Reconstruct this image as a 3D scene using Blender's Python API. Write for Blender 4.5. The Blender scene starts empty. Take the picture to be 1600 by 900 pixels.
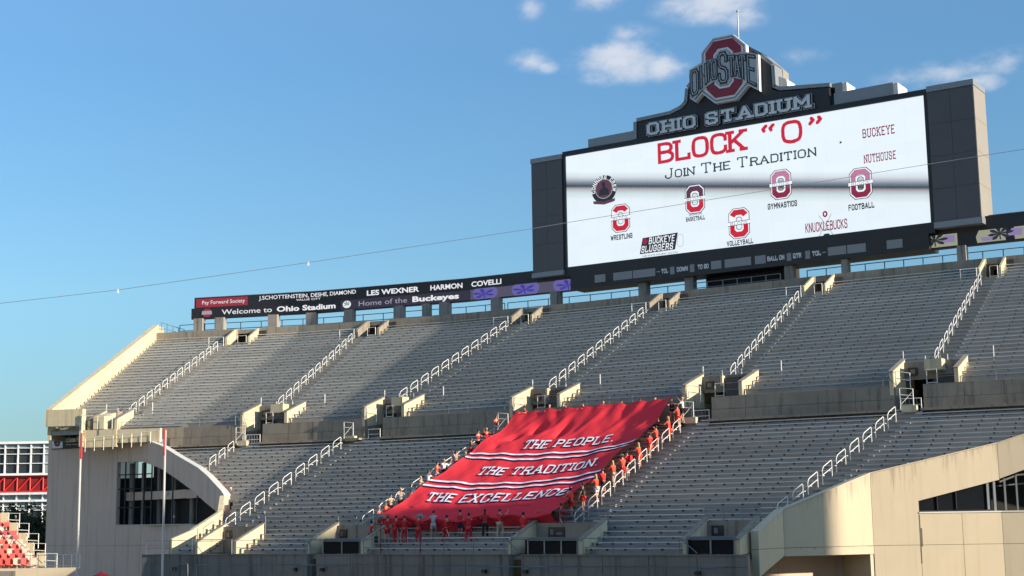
import bpy, bmesh, math, random
import numpy as np
from mathutils import Vector, Matrix, Euler
R_ = math.radians
scene = bpy.context.scene
COL = scene.collection

# ------------------------------------------------------------------ camera
cd = bpy.data.cameras.new('camera'); cam = bpy.data.objects.new('camera', cd); COL.objects.link(cam)
cd.sensor_fit = 'HORIZONTAL'; cd.sensor_width = 36.0; cd.lens = 2294.435/1600*36.0
cd.clip_start = 0.5; cd.clip_end = 5000
cam.matrix_world = Matrix.Translation((0, 0, 6.5)) @ (Matrix.Rotation(R_(90+8.877), 4, 'X') @ Matrix.Rotation(R_(-0.859), 4, 'Z'))
scene.camera = cam
# ------------------------------------------------------------------ light
SUN_AZ = R_(-29.5)      # from +X towards +Y
SUN_EL = R_(17.0)
sdir = Vector((math.cos(SUN_AZ)*math.cos(SUN_EL), math.sin(SUN_AZ)*math.cos(SUN_EL), math.sin(SUN_EL)))
sl = bpy.data.lights.new('sun', 'SUN'); so = bpy.data.objects.new('sun', sl); COL.objects.link(so)
sl.energy = 4.6; sl.angle = R_(0.6); sl.color = (1.0, 0.86, 0.67)
so.rotation_euler = sdir.to_track_quat('Z', 'Y').to_euler()
so.location = (60, 0, 80)
scene.view_settings.view_transform = 'Standard'; scene.view_settings.look = 'None'
scene.view_settings.exposure = 0.85; scene.view_settings.gamma = 1.0
# ------------------------------------------------------------------ world
wd = bpy.data.worlds.new('World'); scene.world = wd; wd.use_nodes = True
nt = wd.node_tree; N = nt.nodes; LK = nt.links; N.clear()
wo = N.new('ShaderNodeOutputWorld'); bg = N.new('ShaderNodeBackground'); LK.new(bg.outputs[0], wo.inputs[0])
bg.inputs[1].default_value = 0.15
sky = N.new('ShaderNodeTexSky'); sky.sky_type = 'NISHITA'; sky.sun_disc = False
sky.sun_elevation = SUN_EL; sky.sun_rotation = math.pi/2 - SUN_AZ
sky.air_density = 1.0; sky.dust_density = 0.6; sky.ozone_density = 1.6; sky.altitude = 200
def mth(op, a=None, b=None, c=None, clamp=False, tree=None):
    n = (tree or nt).nodes.new('ShaderNodeMath'); n.operation = op; n.use_clamp = clamp
    for i, v in enumerate((a, b, c)):
        if v is None: continue
        if hasattr(v, 'type') and hasattr(v, 'is_output'): (tree or nt).links.new(v, n.inputs[i])
        else: n.inputs[i].default_value = v
    return n.outputs[0]
tc = N.new('ShaderNodeTexCoord')
def pix_dir(px, py):
    r = R_(0.859); p = R_(8.877); f = 2294.435
    a = px-800; b = -(py-450)
    u = a*math.cos(r)+b*math.sin(r); v = -a*math.sin(r)+b*math.cos(r)
    return Vector((u, f*math.cos(p)-v*math.sin(p), f*math.sin(p)+v*math.cos(p))).normalized()
def dotn(vec):
    n = N.new('ShaderNodeVectorMath'); n.operation = 'DOT_PRODUCT'; LK.new(tc.outputs['Generated'], n.inputs[0]); n.inputs[1].default_value = vec
    return n.outputs['Value']
no = N.new('ShaderNodeTexNoise'); no.inputs['Scale'].default_value = 36; no.inputs['Detail'].default_value = 7; no.inputs['Roughness'].default_value = 0.6
mpn = N.new('ShaderNodeMapping'); mpn.inputs['Scale'].default_value = (1, 1, 1.7); LK.new(tc.outputs['Generated'], mpn.inputs[0]); LK.new(mpn.outputs[0], no.inputs['Vector'])
no2 = N.new('ShaderNodeTexNoise'); no2.inputs['Scale'].default_value = 9; no2.inputs['Detail'].default_value = 2; LK.new(mpn.outputs[0], no2.inputs['Vector'])
total = None
# cloud positions in the sky (direction, half width, half height, density)
for (px, py, rx, ry, d) in ((965, 96, 75, 34, 1.0), (1035, 105, 42, 22, .8), (1110, 8, 90, 28, .72), (1165, 22, 40, 22, .6), (830, 95, 36, 18, .75), (852, 103, 26, 13, .6), (828, 10, 24, 24, .55), (935, 0, 50, 18, .6),
                            (1500, 112, 120, 22, .72), (1530, 126, 40, 17, .95), (980, 52, 50, 18, .42), (1250, 88, 50, 16, .34), (1580, 95, 60, 26, .55)):
    c = pix_dir(px, py); rt = c.cross(Vector((0, 0, 1))).normalized(); up = rt.cross(c).normalized()
    X = mth('MULTIPLY', mth('SUBTRACT', dotn(rt), c.dot(rt)), 2294.0/rx)
    Y = mth('MULTIPLY', mth('SUBTRACT', dotn(up), c.dot(up)), 2294.0/ry)
    rr = mth('SQRT', mth('ADD', mth('MULTIPLY', X, X), mth('MULTIPLY', Y, Y)))
    front = mth('GREATER_THAN', dotn(c), 0.5)
    m = mth('MULTIPLY', mth('MULTIPLY', mth('SUBTRACT', 1.0, mth('MULTIPLY', rr, 0.72), clamp=True), d), front)
    total = m if total is None else mth('MAXIMUM', total, m)
nz = mth('MULTIPLY', mth('SUBTRACT', no.outputs[0], 0.5), 2.1)
nz2 = mth('MULTIPLY', mth('SUBTRACT', no2.outputs[0], 0.5), 0.8)
# thin scattered cloud over the rest of the sky
no3 = N.new('ShaderNodeTexNoise'); no3.inputs['Scale'].default_value = 5.0; no3.inputs['Detail'].default_value = 3; LK.new(mpn.outputs[0], no3.inputs['Vector'])
raw = mth('ADD', total, mth('MULTIPLY', mth('ADD', nz, nz2), mth('MINIMUM', mth('MULTIPLY', total, 2.2), 0.75)))
mr = N.new('ShaderNodeMapRange'); mr.interpolation_type = 'SMOOTHSTEP'; LK.new(raw, mr.inputs[0]); mr.inputs[1].default_value = 0.06; mr.inputs[2].default_value = 1.0; mr.inputs[3].default_value = 0; mr.inputs[4].default_value = 0.88
mx = N.new('ShaderNodeMix'); mx.data_type = 'RGBA'; LK.new(mr.outputs[0], mx.inputs[0])
hsv = N.new('ShaderNodeHueSaturation'); hsv.inputs['Saturation'].default_value = 1.0; hsv.inputs['Value'].default_value = 1.0; LK.new(sky.outputs[0], hsv.inputs['Color'])
SKYGAIN = N.new('ShaderNodeMix'); SKYGAIN.data_type = 'RGBA'; SKYGAIN.blend_type = 'MULTIPLY'; SKYGAIN.inputs[0].default_value = 1.0
LK.new(hsv.outputs[0], SKYGAIN.inputs[6]); sz_ = N.new('ShaderNodeSeparateXYZ'); LK.new(tc.outputs['Generated'], sz_.inputs[0])
grd = N.new('ShaderNodeValToRGB'); LK.new(sz_.outputs[2], grd.inputs[0])
ge = grd.color_ramp.elements; ge[0].position = 0.0; ge[0].color = (.24, .30, .40, 1); ge[1].position = 1.0; ge[1].color = (1.15, 1.1, 1.05, 1)
for p_, c_ in ((.06, (.25, .35, .43)), (.15, (.37, .51, .575)), (.30, (.40, .585, .69)), (.6, (.85, .95, 1.0))): q_ = ge.new(p_); q_.color = (*c_, 1)
LK.new(grd.outputs[0], SKYGAIN.inputs[7])
LK.new(SKYGAIN.outputs[2], mx.inputs[6]); mx.inputs[7].default_value = (2.7, 2.85, 3.15, 1)
LK.new(mx.outputs[2], bg.inputs[0])

# ------------------------------------------------------------------ materials
def new_mat(name):
    m = bpy.data.materials.new(name); m.use_nodes = True
    return m, m.node_tree, m.node_tree.nodes['Principled BSDF']
def mat(name, col, rough=0.8, metal=0.0, var=0.15, scale=1.5, bump=0.0, streak=0.0, emit=0.0, detail=6, spots=0.0):
    m, t, b = new_mat(name)
    b.inputs['Roughness'].default_value = rough; b.inputs['Metallic'].default_value = metal
    geo = t.nodes.new('ShaderNodeNewGeometry')
    n = t.nodes.new('ShaderNodeTexNoise'); n.inputs['Scale'].default_value = scale; n.inputs['Detail'].default_value = detail; n.inputs['Roughness'].default_value = 0.65
    t.links.new(geo.outputs['Position'], n.inputs['Vector'])
    fac = mth('MULTIPLY', mth('SUBTRACT', n.outputs[0], 0.5, tree=t), 2*var, tree=t)
    n4 = t.nodes.new('ShaderNodeTexNoise'); n4.inputs['Scale'].default_value = scale*0.18; n4.inputs['Detail'].default_value = 3
    t.links.new(geo.outputs['Position'], n4.inputs['Vector'])
    fac = mth('ADD', fac, mth('MULTIPLY', mth('SUBTRACT', n4.outputs[0], 0.5, tree=t), var*1.8, tree=t), tree=t)
    if streak:
        mp = t.nodes.new('ShaderNodeMapping'); mp.inputs['Scale'].default_value = (2.2, 2.2, 0.13); t.links.new(geo.outputs['Position'], mp.inputs[0])
        s = t.nodes.new('ShaderNodeTexNoise'); s.inputs['Scale'].default_value = 1.3; s.inputs['Detail'].default_value = 5; t.links.new(mp.outputs[0], s.inputs['Vector'])
        sm = mth('MULTIPLY', mth('SUBTRACT', s.outputs[0], 0.52, clamp=True, tree=t), -4.0*streak, tree=t)
        fac = mth('ADD', fac, sm, tree=t)
    mul = mth('ADD', fac, 1.0, tree=t)
    mm = t.nodes.new('ShaderNodeVectorMath'); mm.operation = 'SCALE'; mm.inputs[0].default_value = col; t.links.new(mul, mm.inputs['Scale'])
    t.links.new(mm.outputs[0], b.inputs['Base Color'])
    if bump:
        bp = t.nodes.new('ShaderNodeBump'); bp.inputs['Strength'].default_value = bump; bp.inputs['Distance'].default_value = 0.05
        t.links.new(n.outputs[0], bp.inputs['Height']); t.links.new(bp.outputs[0], b.inputs['Normal'])
    if emit:
        t.links.new(mm.outputs[0], b.inputs['Emission Color']); b.inputs['Emission Strength'].default_value = emit
    return m
def led(name, col, s=1.0):
    m, t, b = new_mat(name); b.inputs['Base Color'].default_value = (0.01, 0.01, 0.012, 1); b.inputs['Roughness'].default_value = 0.5
    geo = t.nodes.new('ShaderNodeNewGeometry'); n = t.nodes.new('ShaderNodeTexNoise'); n.inputs['Scale'].default_value = 2.0
    t.links.new(geo.outputs['Position'], n.inputs['Vector'])
    mm = t.nodes.new('ShaderNodeVectorMath'); mm.operation = 'SCALE'; mm.inputs[0].default_value = col
    t.links.new(mth('ADD', mth('MULTIPLY', n.outputs[0], 0.1, tree=t), 0.95, tree=t), mm.inputs['Scale'])
    t.links.new(mm.outputs[0], b.inputs['Emission Color']); b.inputs['Emission Strength'].default_value = s*.57
    return m
M = dict(
    tread=mat('terrace concrete', (0.32, 0.318, 0.305), 0.9, var=0.16, scale=1.1, bump=0.4),
    wall=mat('weathered concrete', (0.255, 0.222, 0.175), 0.9, var=0.32, scale=0.9, bump=0.4, streak=0.5),
    lowwall=mat('dark stained concrete', (0.20, 0.185, 0.165), 0.9, var=0.25, scale=0.8, bump=0.4, streak=0.6),
    cream=mat('cream painted concrete', (0.54, 0.455, 0.325), 0.8, var=0.07, scale=0.6, bump=0.2, streak=0.10),
    taupe=mat('taupe painted concrete', (0.62, 0.465, 0.375), 0.8, var=0.06, scale=0.5, bump=0.15, streak=0.24),
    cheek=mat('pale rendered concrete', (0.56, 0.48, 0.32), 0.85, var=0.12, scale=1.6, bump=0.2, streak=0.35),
    coping=mat('white coping', (0.62, 0.60, 0.55), 0.7, var=0.1),
    bench=mat('weathered aluminium bench', (0.49, 0.51, 0.50), 0.55, 0.1, var=0.14, scale=0.8),
    bench_b=mat('newer aluminium bench', (0.56, 0.58, 0.56), 0.5, 0.1, var=0.12, scale=0.9), bench_c=mat('dull aluminium bench', (0.41, 0.42, 0.40), 0.6, 0.1, var=0.18, scale=0.7),
    bracket=mat('grey steel bracket', (0.08, 0.08, 0.08), 0.6, 0.2, var=0.3),
    rail=mat('white painted steel', (0.66, 0.65, 0.62), 0.5, 0.0, var=0.12),
    railgrey=mat('grey galvanised steel', (0.17, 0.21, 0.25), 0.45, 0.4, var=0.15),
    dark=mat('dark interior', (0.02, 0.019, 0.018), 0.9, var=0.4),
    darkpanel=mat('dark panel', (0.035, 0.033, 0.035), 0.5, var=0.3),
    column=mat('column concrete', (0.27, 0.25, 0.225), 0.9, var=0.2, scale=2, bump=0.3, streak=0.8),
    black=mat('black metal housing', (0.012, 0.012, 0.016), 0.5, var=0.3),
    pylon=mat('charcoal metal cladding', (0.088, 0.083, 0.088), 0.55, 0.1, var=0.1, scale=0.7),
    trim=mat('grey metal trim', (0.23, 0.245, 0.265), 0.5, 0.3, var=0.1),
    sidemetal=mat('beige side metal in sunlit tone', (0.25, 0.225, 0.195), 0.6, 0.1, var=0.08),
    silver=mat('silver lettering', (0.62, 0.64, 0.67), 0.45, 0.1, var=0.08),
    ored=mat('scarlet sign face', (0.23, 0.012, 0.03), 0.5, var=0.08),
    ogrey=mat('grey sign face', (0.36, 0.38, 0.40), 0.5, 0.1, var=0.06),
    olight=mat('pale sign edge', (0.62, 0.64, 0.66), 0.5, var=0.05),
    banner=mat('scarlet cloth', (0.74, 0.045, 0.062), 1.0, var=0.07, scale=0.7),
    bwhite=mat('white cloth print', (0.86, 0.86, 0.90), 0.8, var=0.06),
    bshade=mat('purple cloth outline', (0.10, 0.012, 0.085), 0.8, var=0.06),
    glass=mat('dark glazing', (0.012, 0.014, 0.018), 0.35, var=0.2),
    redseat=mat('red plastic seat', (0.55, 0.05, 0.04), 0.5, var=0.25, scale=6),
    litseat=mat('sunlit red seat', (0.66, 0.38, 0.30), 0.5, var=0.25, scale=6),  # pale copy of the red seat, sunlight painted into its colour
    redsteel=mat('red painted steel', (0.50, 0.015, 0.015), 0.5, var=0.15),
    redback=mat('dark red panel', (0.20, 0.008, 0.008), 0.6, var=0.3),
    white=mat('white painted frame', (0.66, 0.69, 0.72), 0.5, var=0.05),
    bglass=mat('far building glass', (0.025, 0.03, 0.035), 0.3, var=0.5, scale=0.4),
    bglass2=mat('pale far glass', (0.16, 0.20, 0.22), 0.3, var=0.3, scale=0.4),
    leaf=mat('dark foliage', (0.03, 0.05, 0.022), 0.9, var=0.5, scale=3),
    bark=mat('bark', (0.07, 0.055, 0.04), 0.95, var=0.3),
    ground=mat('ground', (0.12, 0.13, 0.08), 0.95, var=0.3, scale=0.3),
    turf=mat('turf', (0.05, 0.10, 0.03), 0.95, var=0.2, scale=0.8),
    pole=mat('goal post paint', (0.50, 0.50, 0.50), 0.4, 0.1, var=0.05),
    flag=mat('red ribbon wrap', (0.62, 0.02, 0.02), 0.7, var=0.1),
    led_white=led('led white', (0.85, 0.86, 0.9), 0.95), led_grey=led('led grey', (0.42, 0.40, 0.48), 0.8),
    led_red=led('led crimson', (0.32, 0.012, 0.035), 0.9), led_back=led('led dark purple', (0.030, 0.022, 0.045), 0.8),
    led_violet=led('led violet', (0.13, 0.115, 0.36), .9), led_violet2=led('led deep violet', (0.045, 0.03, 0.33), 0.9), led_beige=led('led olive', (0.33, 0.33, 0.24), 0.9), led_lilac=led('led lilac', (0.26, 0.20, 0.42), 0.9),
    led_violet3=led('led dusk violet', (0.075, 0.065, 0.11), 1.0), led_green=led('led green', (0.01, 0.09, 0.06), 0.9), led_dim=led('faint blue-grey display', (0.055, 0.075, 0.10), 1.0),  # display windows get a faint blue-grey glow of their own
    t_red=led('screen red', (0.55, 0.008, 0.03), 1.0), t_dark=led('screen charcoal', (0.03, 0.045, 0.055), 1.0), t_black=led('screen black', (0.012, 0.014, 0.02), 1.0),
    t_white=led('screen white detail', (0.86, 0.92, 0.97), 1.0), t_crimson=led('screen crimson', (0.24, 0.01, 0.045), 1.0), t_grey=led('screen grey', (0.35, 0.38, 0.42), 1.0),
    t_pink=led('screen pink', (0.50, 0.19, 0.33), 1.0), t_band=led('screen dim red', (0.10, 0.03, 0.06), 1.0),
)
def drip(name, col):
    m = mat(name, col, 0.8, var=0.07, scale=0.6, bump=0.2, streak=0.10); t = m.node_tree; b = t.nodes['Principled BSDF']
    src = b.inputs['Base Color'].links[0].from_socket
    tc2 = t.nodes.new('ShaderNodeTexCoord'); sp = t.nodes.new('ShaderNodeSeparateXYZ'); t.links.new(tc2.outputs['Generated'], sp.inputs[0])
    geo = t.nodes.new('ShaderNodeNewGeometry'); mp = t.nodes.new('ShaderNodeMapping'); mp.inputs['Scale'].default_value = (3.4, 3.4, .22); t.links.new(geo.outputs['Position'], mp.inputs[0])
    n = t.nodes.new('ShaderNodeTexNoise'); n.inputs['Scale'].default_value = 1.6; n.inputs['Detail'].default_value = 4; t.links.new(mp.outputs[0], n.inputs['Vector'])
    f = mth('MULTIPLY', mth('SUBTRACT', mth('ADD', n.outputs[0], mth('MULTIPLY', sp.outputs[2], .55, tree=t), tree=t), .95, clamp=True, tree=t), 5.0, clamp=True, tree=t)
    mx_ = t.nodes.new('ShaderNodeMix'); mx_.data_type = 'RGBA'; t.links.new(mth('MULTIPLY', f, .42, tree=t), mx_.inputs[0]); t.links.new(src, mx_.inputs[6]); mx_.inputs[7].default_value = (.12, .095, .07, 1)
    t.links.new(mx_.outputs[2], b.inputs['Base Color']); return m
M['cream_top'] = drip('cream concrete with roof drips', (0.54, 0.455, 0.325)); M['taupe_top'] = M['taupe']
M['dirt'] = mat('dirt seam', (.14, .115, .085), .9, var=.4, scale=3)
M['glass'].node_tree.nodes['Principled BSDF'].inputs['Specular IOR Level'].default_value = .04
for k_ in ('banner', 'bwhite', 'bshade'): M[k_].node_tree.nodes['Principled BSDF'].inputs['Specular IOR Level'].default_value = .05
# ------------------------------------------------------------------ mesh helpers
class MB:
    def __init__(s): s.v = []; s.f = []
    def quad(s, *p):
        i = len(s.v); s.v += [tuple(q) for q in p]; s.f.append(tuple(range(i, i+len(p))))
    def hexa(s, p):  # p: 8 points, bottom 4 (ccw) then top 4
        i = len(s.v); s.v += [tuple(q) for q in p]
        for f in ((3, 2, 1, 0), (4, 5, 6, 7), (0, 1, 5, 4), (1, 2, 6, 5), (2, 3, 7, 6), (3, 0, 4, 7)): s.f.append(tuple(i+k for k in f))
    def box(s, x0, y0, z0, x1, y1, z1): s.hexa([(x0, y0, z0), (x1, y0, z0), (x1, y1, z0), (x0, y1, z0), (x0, y0, z1), (x1, y0, z1), (x1, y1, z1), (x0, y1, z1)])
    def prism(s, poly, d):  # poly: 3D points, d: extrusion vector
        n = len(poly); i = len(s.v); d = Vector(d)
        s.v += [tuple(p) for p in poly] + [tuple(Vector(p)+d) for p in poly]
        s.f.append(tuple(i+k for k in range(n-1, -1, -1))); s.f.append(tuple(i+n+k for k in range(n)))
        for k in range(n): s.f.append((i+k, i+(k+1) % n, i+n+(k+1) % n, i+n+k))
    def tube(s, pts, r, n=6, r2=None):
        pts = [Vector(p) for p in pts]; rings = []
        for k, p in enumerate(pts):
            d = (pts[min(k+1, len(pts)-1)]-pts[max(k-1, 0)]).normalized()
            a = d.cross(Vector((0, 0, 1)))
            if a.length < 0.05: a = d.cross(Vector((1, 0, 0)))
            a.normalize(); b = d.cross(a)
            rr = r if r2 is None else r+(r2-r)*k/(len(pts)-1)
            i = len(s.v); rings.append(i)
            for j in range(n):
                t = 2*math.pi*j/n; s.v.append(tuple(p+a*rr*math.cos(t)+b*rr*math.sin(t)))
        for q in range(len(rings)-1):
            for j in range(n): s.f.append((rings[q]+j, rings[q]+(j+1) % n, rings[q+1]+(j+1) % n, rings[q+1]+j))
        s.f.append(tuple(rings[0]+j for j in range(n-1, -1, -1))); s.f.append(tuple(rings[-1]+j for j in range(n)))
    def ball(s, c, rx, ry, rz, nu=8, nv=5):
        i = len(s.v); c = Vector(c)
        for a in range(nv+1):
            th = math.pi*a/nv
            for b in range(nu):
                ph = 2*math.pi*b/nu; s.v.append((c.x+rx*math.sin(th)*math.cos(ph), c.y+ry*math.sin(th)*math.sin(ph), c.z+rz*math.cos(th)))
        for a in range(nv):
            for b in range(nu): s.f.append((i+a*nu+b, i+a*nu+(b+1) % nu, i+(a+1)*nu+(b+1) % nu, i+(a+1)*nu+b))
    def mesh(s, name, m, off=(0, 0, 0), smooth=False):
        me = bpy.data.meshes.new(name); o = Vector(off)
        me.from_pydata([tuple(Vector(v)-o) for v in s.v], [], s.f); me.materials.append(m)
        if smooth: me.polygons.foreach_set('use_smooth', [True]*len(me.polygons))
        me.update(); return me
    def build(s, name, m, parent=None, smooth=False, recalc=False):
        if not s.v: return None
        me = s.mesh(name, m, parent.get('_o', (0, 0, 0)) if parent else (0, 0, 0), smooth)
        if recalc:
            b = bmesh.new(); b.from_mesh(me); bmesh.ops.recalc_face_normals(b, faces=b.faces); b.to_mesh(me); b.free()
        o = bpy.data.objects.new(name, me); COL.objects.link(o)
        if parent: o.parent = parent; o['_o'] = parent['_o']
        return o
def tag(o, label=None, cat=None, group=None, kind=None):
    if label: o['label'] = label
    if cat: o['category'] = cat
    if group: o['group'] = group
    if kind: o['kind'] = kind
    return o
def thing(name, loc, label, cat, group=None):
    o = bpy.data.objects.new(name, None); COL.objects.link(o); o.location = loc; o.empty_display_size = 0.5
    o['_o'] = tuple(float(k) for k in loc); return tag(o, label, cat, group)
def stuff(o): 
    if o: o['kind'] = 'stuff'
    return o
def struct(o): o['kind'] = 'structure'; return o

# ------------------------------------------------------------------ bowl geometry: s along the stand, off outward, z up
KN = [-85, -62, -45, -28, -10, 8, 25, 50]; KV = [10.433, 10.666, 8.685, 1.482, -3.535, -4.919, -4.823, -4.775]
SS = np.linspace(-90, 60, 1501); kk = np.interp(SS, KN, KV)/1000
hh = R_(-31.34)-np.concatenate([[0], np.cumsum((kk[1:]+kk[:-1])/2*.1)]); hh = hh-(hh[900]-R_(-31.34))
CX = np.concatenate([[0], np.cumsum(np.cos((hh[1:]+hh[:-1])/2)*.1)]); CY = np.concatenate([[0], np.cumsum(np.sin((hh[1:]+hh[:-1])/2)*.1)])
CX = CX-CX[900]+25.362; CY = CY-CY[900]+100.502
def W0(s, off, z):
    h = np.interp(s, SS, hh)
    return Vector((float(np.interp(s, SS, CX)-math.sin(h)*off), float(np.interp(s, SS, CY)+math.cos(h)*off), z))
BENDS = [-90, -78.2, -64.5, -50.4, -37, -24, -10, 4, 18, 32, 59]   # the tiers are straight between these bends
def W(s, off, z):
    for a, b in zip(BENDS[:-1], BENDS[1:]):
        if s <= b: break
    t = (s-a)/(b-a); return W0(a, off, z).lerp(W0(b, off, z), t)
LO0, LZ0, LN, LT, LR = -20.565, 4.183, 28, 20.565/28, (13.197-4.183)/28
UO0, UZ0, UN, UT, UR = 0.0, 15.011, 31, 22.493/31, (26.091-15.011)/31
def zdeck(off): return LZ0+(off-LO0)/20.565*9.014 if off < 0 else UZ0+off/22.493*11.08
def ztread(off):
    if off < 0: return LZ0+math.floor((off-LO0)/LT)*LR
    return UZ0+math.floor(off/UT)*UR
S_L, S_R = -78.0, 24.0
UAISLE = [(-71.7, 1.26), (-56.2, -1.68), (-44.17, 1.92), (-29.0, .07), (-12.58, -1.39), (2.83, -.18), (18.4, 0)]
LAISLE = [(-57.7, -.58), (-46.4, -.62), (-32.4, 1.0), (-14.45, -.44), (-2.57, 3.97), (15.5, 0)]
MIDV = [(-74.24, -71.2), (-58.47, -53.6), (-45.76, -41.4), (-30.9, -26.1), (-15.3, -10.45), (0.4, 5.1), (16.0, 21.0)]
LOWV = [(-46.0, -41.5), (-34.0, -28.75), (-17.0, -11.75), (-5.5, -2.2)]
TOPV = [(-70.3, -68.4), (-57.7, -55.9), (-42.7, -41.0), (-29.0, -27.3), (-13.75, -12.0), (2.3, 3.9), (18.4, 20.2)]
def sdist(p, poly):
    best = 1e9; sg = 1
    for a, b in zip(poly[:-1], poly[1:]):
        ax, ay = a; ux, uy = b[0]-ax, b[1]-ay; L2 = ux*ux+uy*uy; t = max(0, min(1, ((p.x-ax)*ux+(p.y-ay)*uy)/L2))
        dx, dy = p.x-ax-t*ux, p.y-ay-t*uy; d = math.hypot(dx, dy)
        if d < best-1e-6: best = d; sg = 1 if (-uy*dx+ux*dy) > 0 else -1
    return best*sg
LW = [(-44.4, 140.5), (-34.0, 134.8), (-31.75, 132.2), (-27.4, 125.5), (-23.1, 117.8), (-22.5, 114.0), (-24.1, 111.2), (-25.4, 110.0), (-27.6, 107)]
RW = [(12.4, 81), (12.9, 83.4), (13.8, 84.8), (15.7, 87.2), (21.5, 89.6), (29.3, 89.6), (36.0, 88.4), (46, 85.5)]
def row_limits(oa, ob):
    lo = -76.0
    while lo < -30 and min(sdist(W(lo, oa, 0), LW), sdist(W(lo, ob, 0), LW)) < .5: lo += .25
    hi = 24.0
    while hi > -10 and min(sdist(W(hi, oa, 0), RW), sdist(W(hi, ob, 0), RW)) < .5: hi -= .25
    return lo, hi
def lowL(t): return float(np.interp(t, [0, .125, .275, .43, .68, .92, 1.0], [-49.3, -49.0, -48.9, -51.3, -58.9, -65.5, -68.4]))
def lowR(t): return float(np.interp(t, [0, .2, .34, .45, .57, .65, .8, 1.0], [-1.5, -1.1, .8, 2.4, 6.3, 10.5, 24, 24]))
def cuts_for(deck, i):
    """excluded intervals (s0, s1, kind) on row i"""
    out = []
    if deck == 'U':
        t = (i+.5)/UN
        for s, k in UAISLE: out.append((s+k*t-.15, s+k*t+1.2, 'a'))
        if i < 4: out += [(a, b, 'v') for a, b in MIDV]
        if i >= UN-3: out += [(a, b, 'v') for a, b in TOPV]
    else:
        t = (i+.5)/LN
        for s, k in LAISLE: out.append((s+k*t-.15, s+k*t+1.2, 'a'))
        if i < 4: out += [(a, b, 'v') for a, b in LOWV]
    return out
def segs(lo, hi, ex):
    out = []; cur = lo
    for a, b in sorted(ex):
        if b <= cur: continue
        if a > hi: break
        if a > cur+.3: out.append((cur, min(a, hi)))
        cur = max(cur, b)
    if cur < hi-.3: out.append((cur, hi))
    return out
def samp(a, b, step=2.0):
    return [a]+[k for k in BENDS if a+.01 < k < b-.01]+[b]

# ------------------------------------------------------------------ ground, field
g = MB(); g.quad((-1500, -300, 0), (1500, -300, 0), (1500, 2500, 0), (-1500, 2500, 0)); struct(g.build('ground', M['ground']))
g = MB(); g.quad((-60, -60, .02), (14, -60, .02), (14, 82, .02), (-60, 95, .02)); struct(g.build('field', M['turf']))

# ------------------------------------------------------------------ decks
rng = random.Random(4)
def profile_box(mb, a, b, o0, o1, z0, z1, step=2.0):
    ss = samp(a, b, step)
    for p, q in zip(ss[:-1], ss[1:]):
        A = [W(p, o0, z0), W(q, o0, z0), W(q, o1, z0), W(p, o1, z0), W(p, o0, z1), W(q, o0, z1), W(q, o1, z1), W(p, o1, z1)]
        i = len(mb.v); mb.v += [tuple(v) for v in A]
        fs = [(3, 2, 1, 0), (4, 5, 6, 7), (0, 1, 5, 4), (2, 3, 7, 6)]
        if p == ss[0]: fs.append((3, 0, 4, 7))
        if q == ss[-1]: fs.append((1, 2, 6, 5))
        for f in fs: mb.f.append(tuple(i+k for k in f))
def deck(name, D, label, o0, z0, n, dt, dr):
    root = thing(name, W(-30, o0, 0), label, 'grandstand')
    ter = MB(); stp = MB(); br = MB()
    for i in range(n):
        t = (i+.5)/n; oa = o0+i*dt; ob = oa+dt; z = z0+i*dr; zp = z-dr
        lo, hi = (S_L, S_R) if D == 'U' else row_limits(oa, ob)
        cu = cuts_for(D, i); vs = [(a, b) for a, b, k in cu if k == 'v']
        for a, b in segs(lo, hi, vs):
            ss = samp(a, b)
            for p, q in zip(ss[:-1], ss[1:]):
                ter.quad(W(p, oa, z), W(q, oa, z), W(q, ob, z), W(p, ob, z))
                ter.quad(W(p, oa, zp-.02), W(q, oa, zp-.02), W(q, oa, z), W(p, oa, z))
        # stairs in the aisles
        for s, k in (UAISLE if D == 'U' else LAISLE):
            sa = s+k*t-.1
            if sa < lo or sa > hi-.5 or any(a < sa+.4 < b for a, b in vs): continue
            profile_box(stp, sa, sa+1.2, ob-dt*.5, ob-.002, z+.003, z+dr*.5)
            # pale nosing strip on the half step
        for a, b in segs(lo+.15, hi-.1, [(a, b) for a, b, k in cu]):
            m = MB(); profile_box(m, a, b, oa+dt*.36, oa+dt*.36+.25, z+.375, z+.435, 2.5)
            m.build('bench', M[rng.choice(('bench', 'bench', 'bench', 'bench_b', 'bench_c'))], root)
            pit = 1.15; k0 = math.ceil((a+.2)/pit)
            while k0*pit < b-.2:
                sb = k0*pit+rng.uniform(-.06, .06); hw = .04 if D == 'L' else .028
                if rng.random() < .93: profile_box(br, sb-hw, sb+hw, oa+dt*.36+.02, oa+dt*.36+.2, z+(.26 if D == 'L' else .29), z+.374, 5)
                k0 += 1
    ter.build('terrace', M['tread'], root)
    stuff(stp.build('aisle_step', M['wall'], root))
    stuff(br.build('bench_bracket', M['bracket'], root))
    return root
lower = deck('lower_deck', 'L', 'lower tier of grey benches between the two concrete corner buildings', LO0, LZ0, LN, LT, LR)
upper = deck('upper_deck', 'U', 'upper tier of grey benches under the ribbon board and scoreboard', UO0, UZ0, UN, UT, UR)

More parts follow.
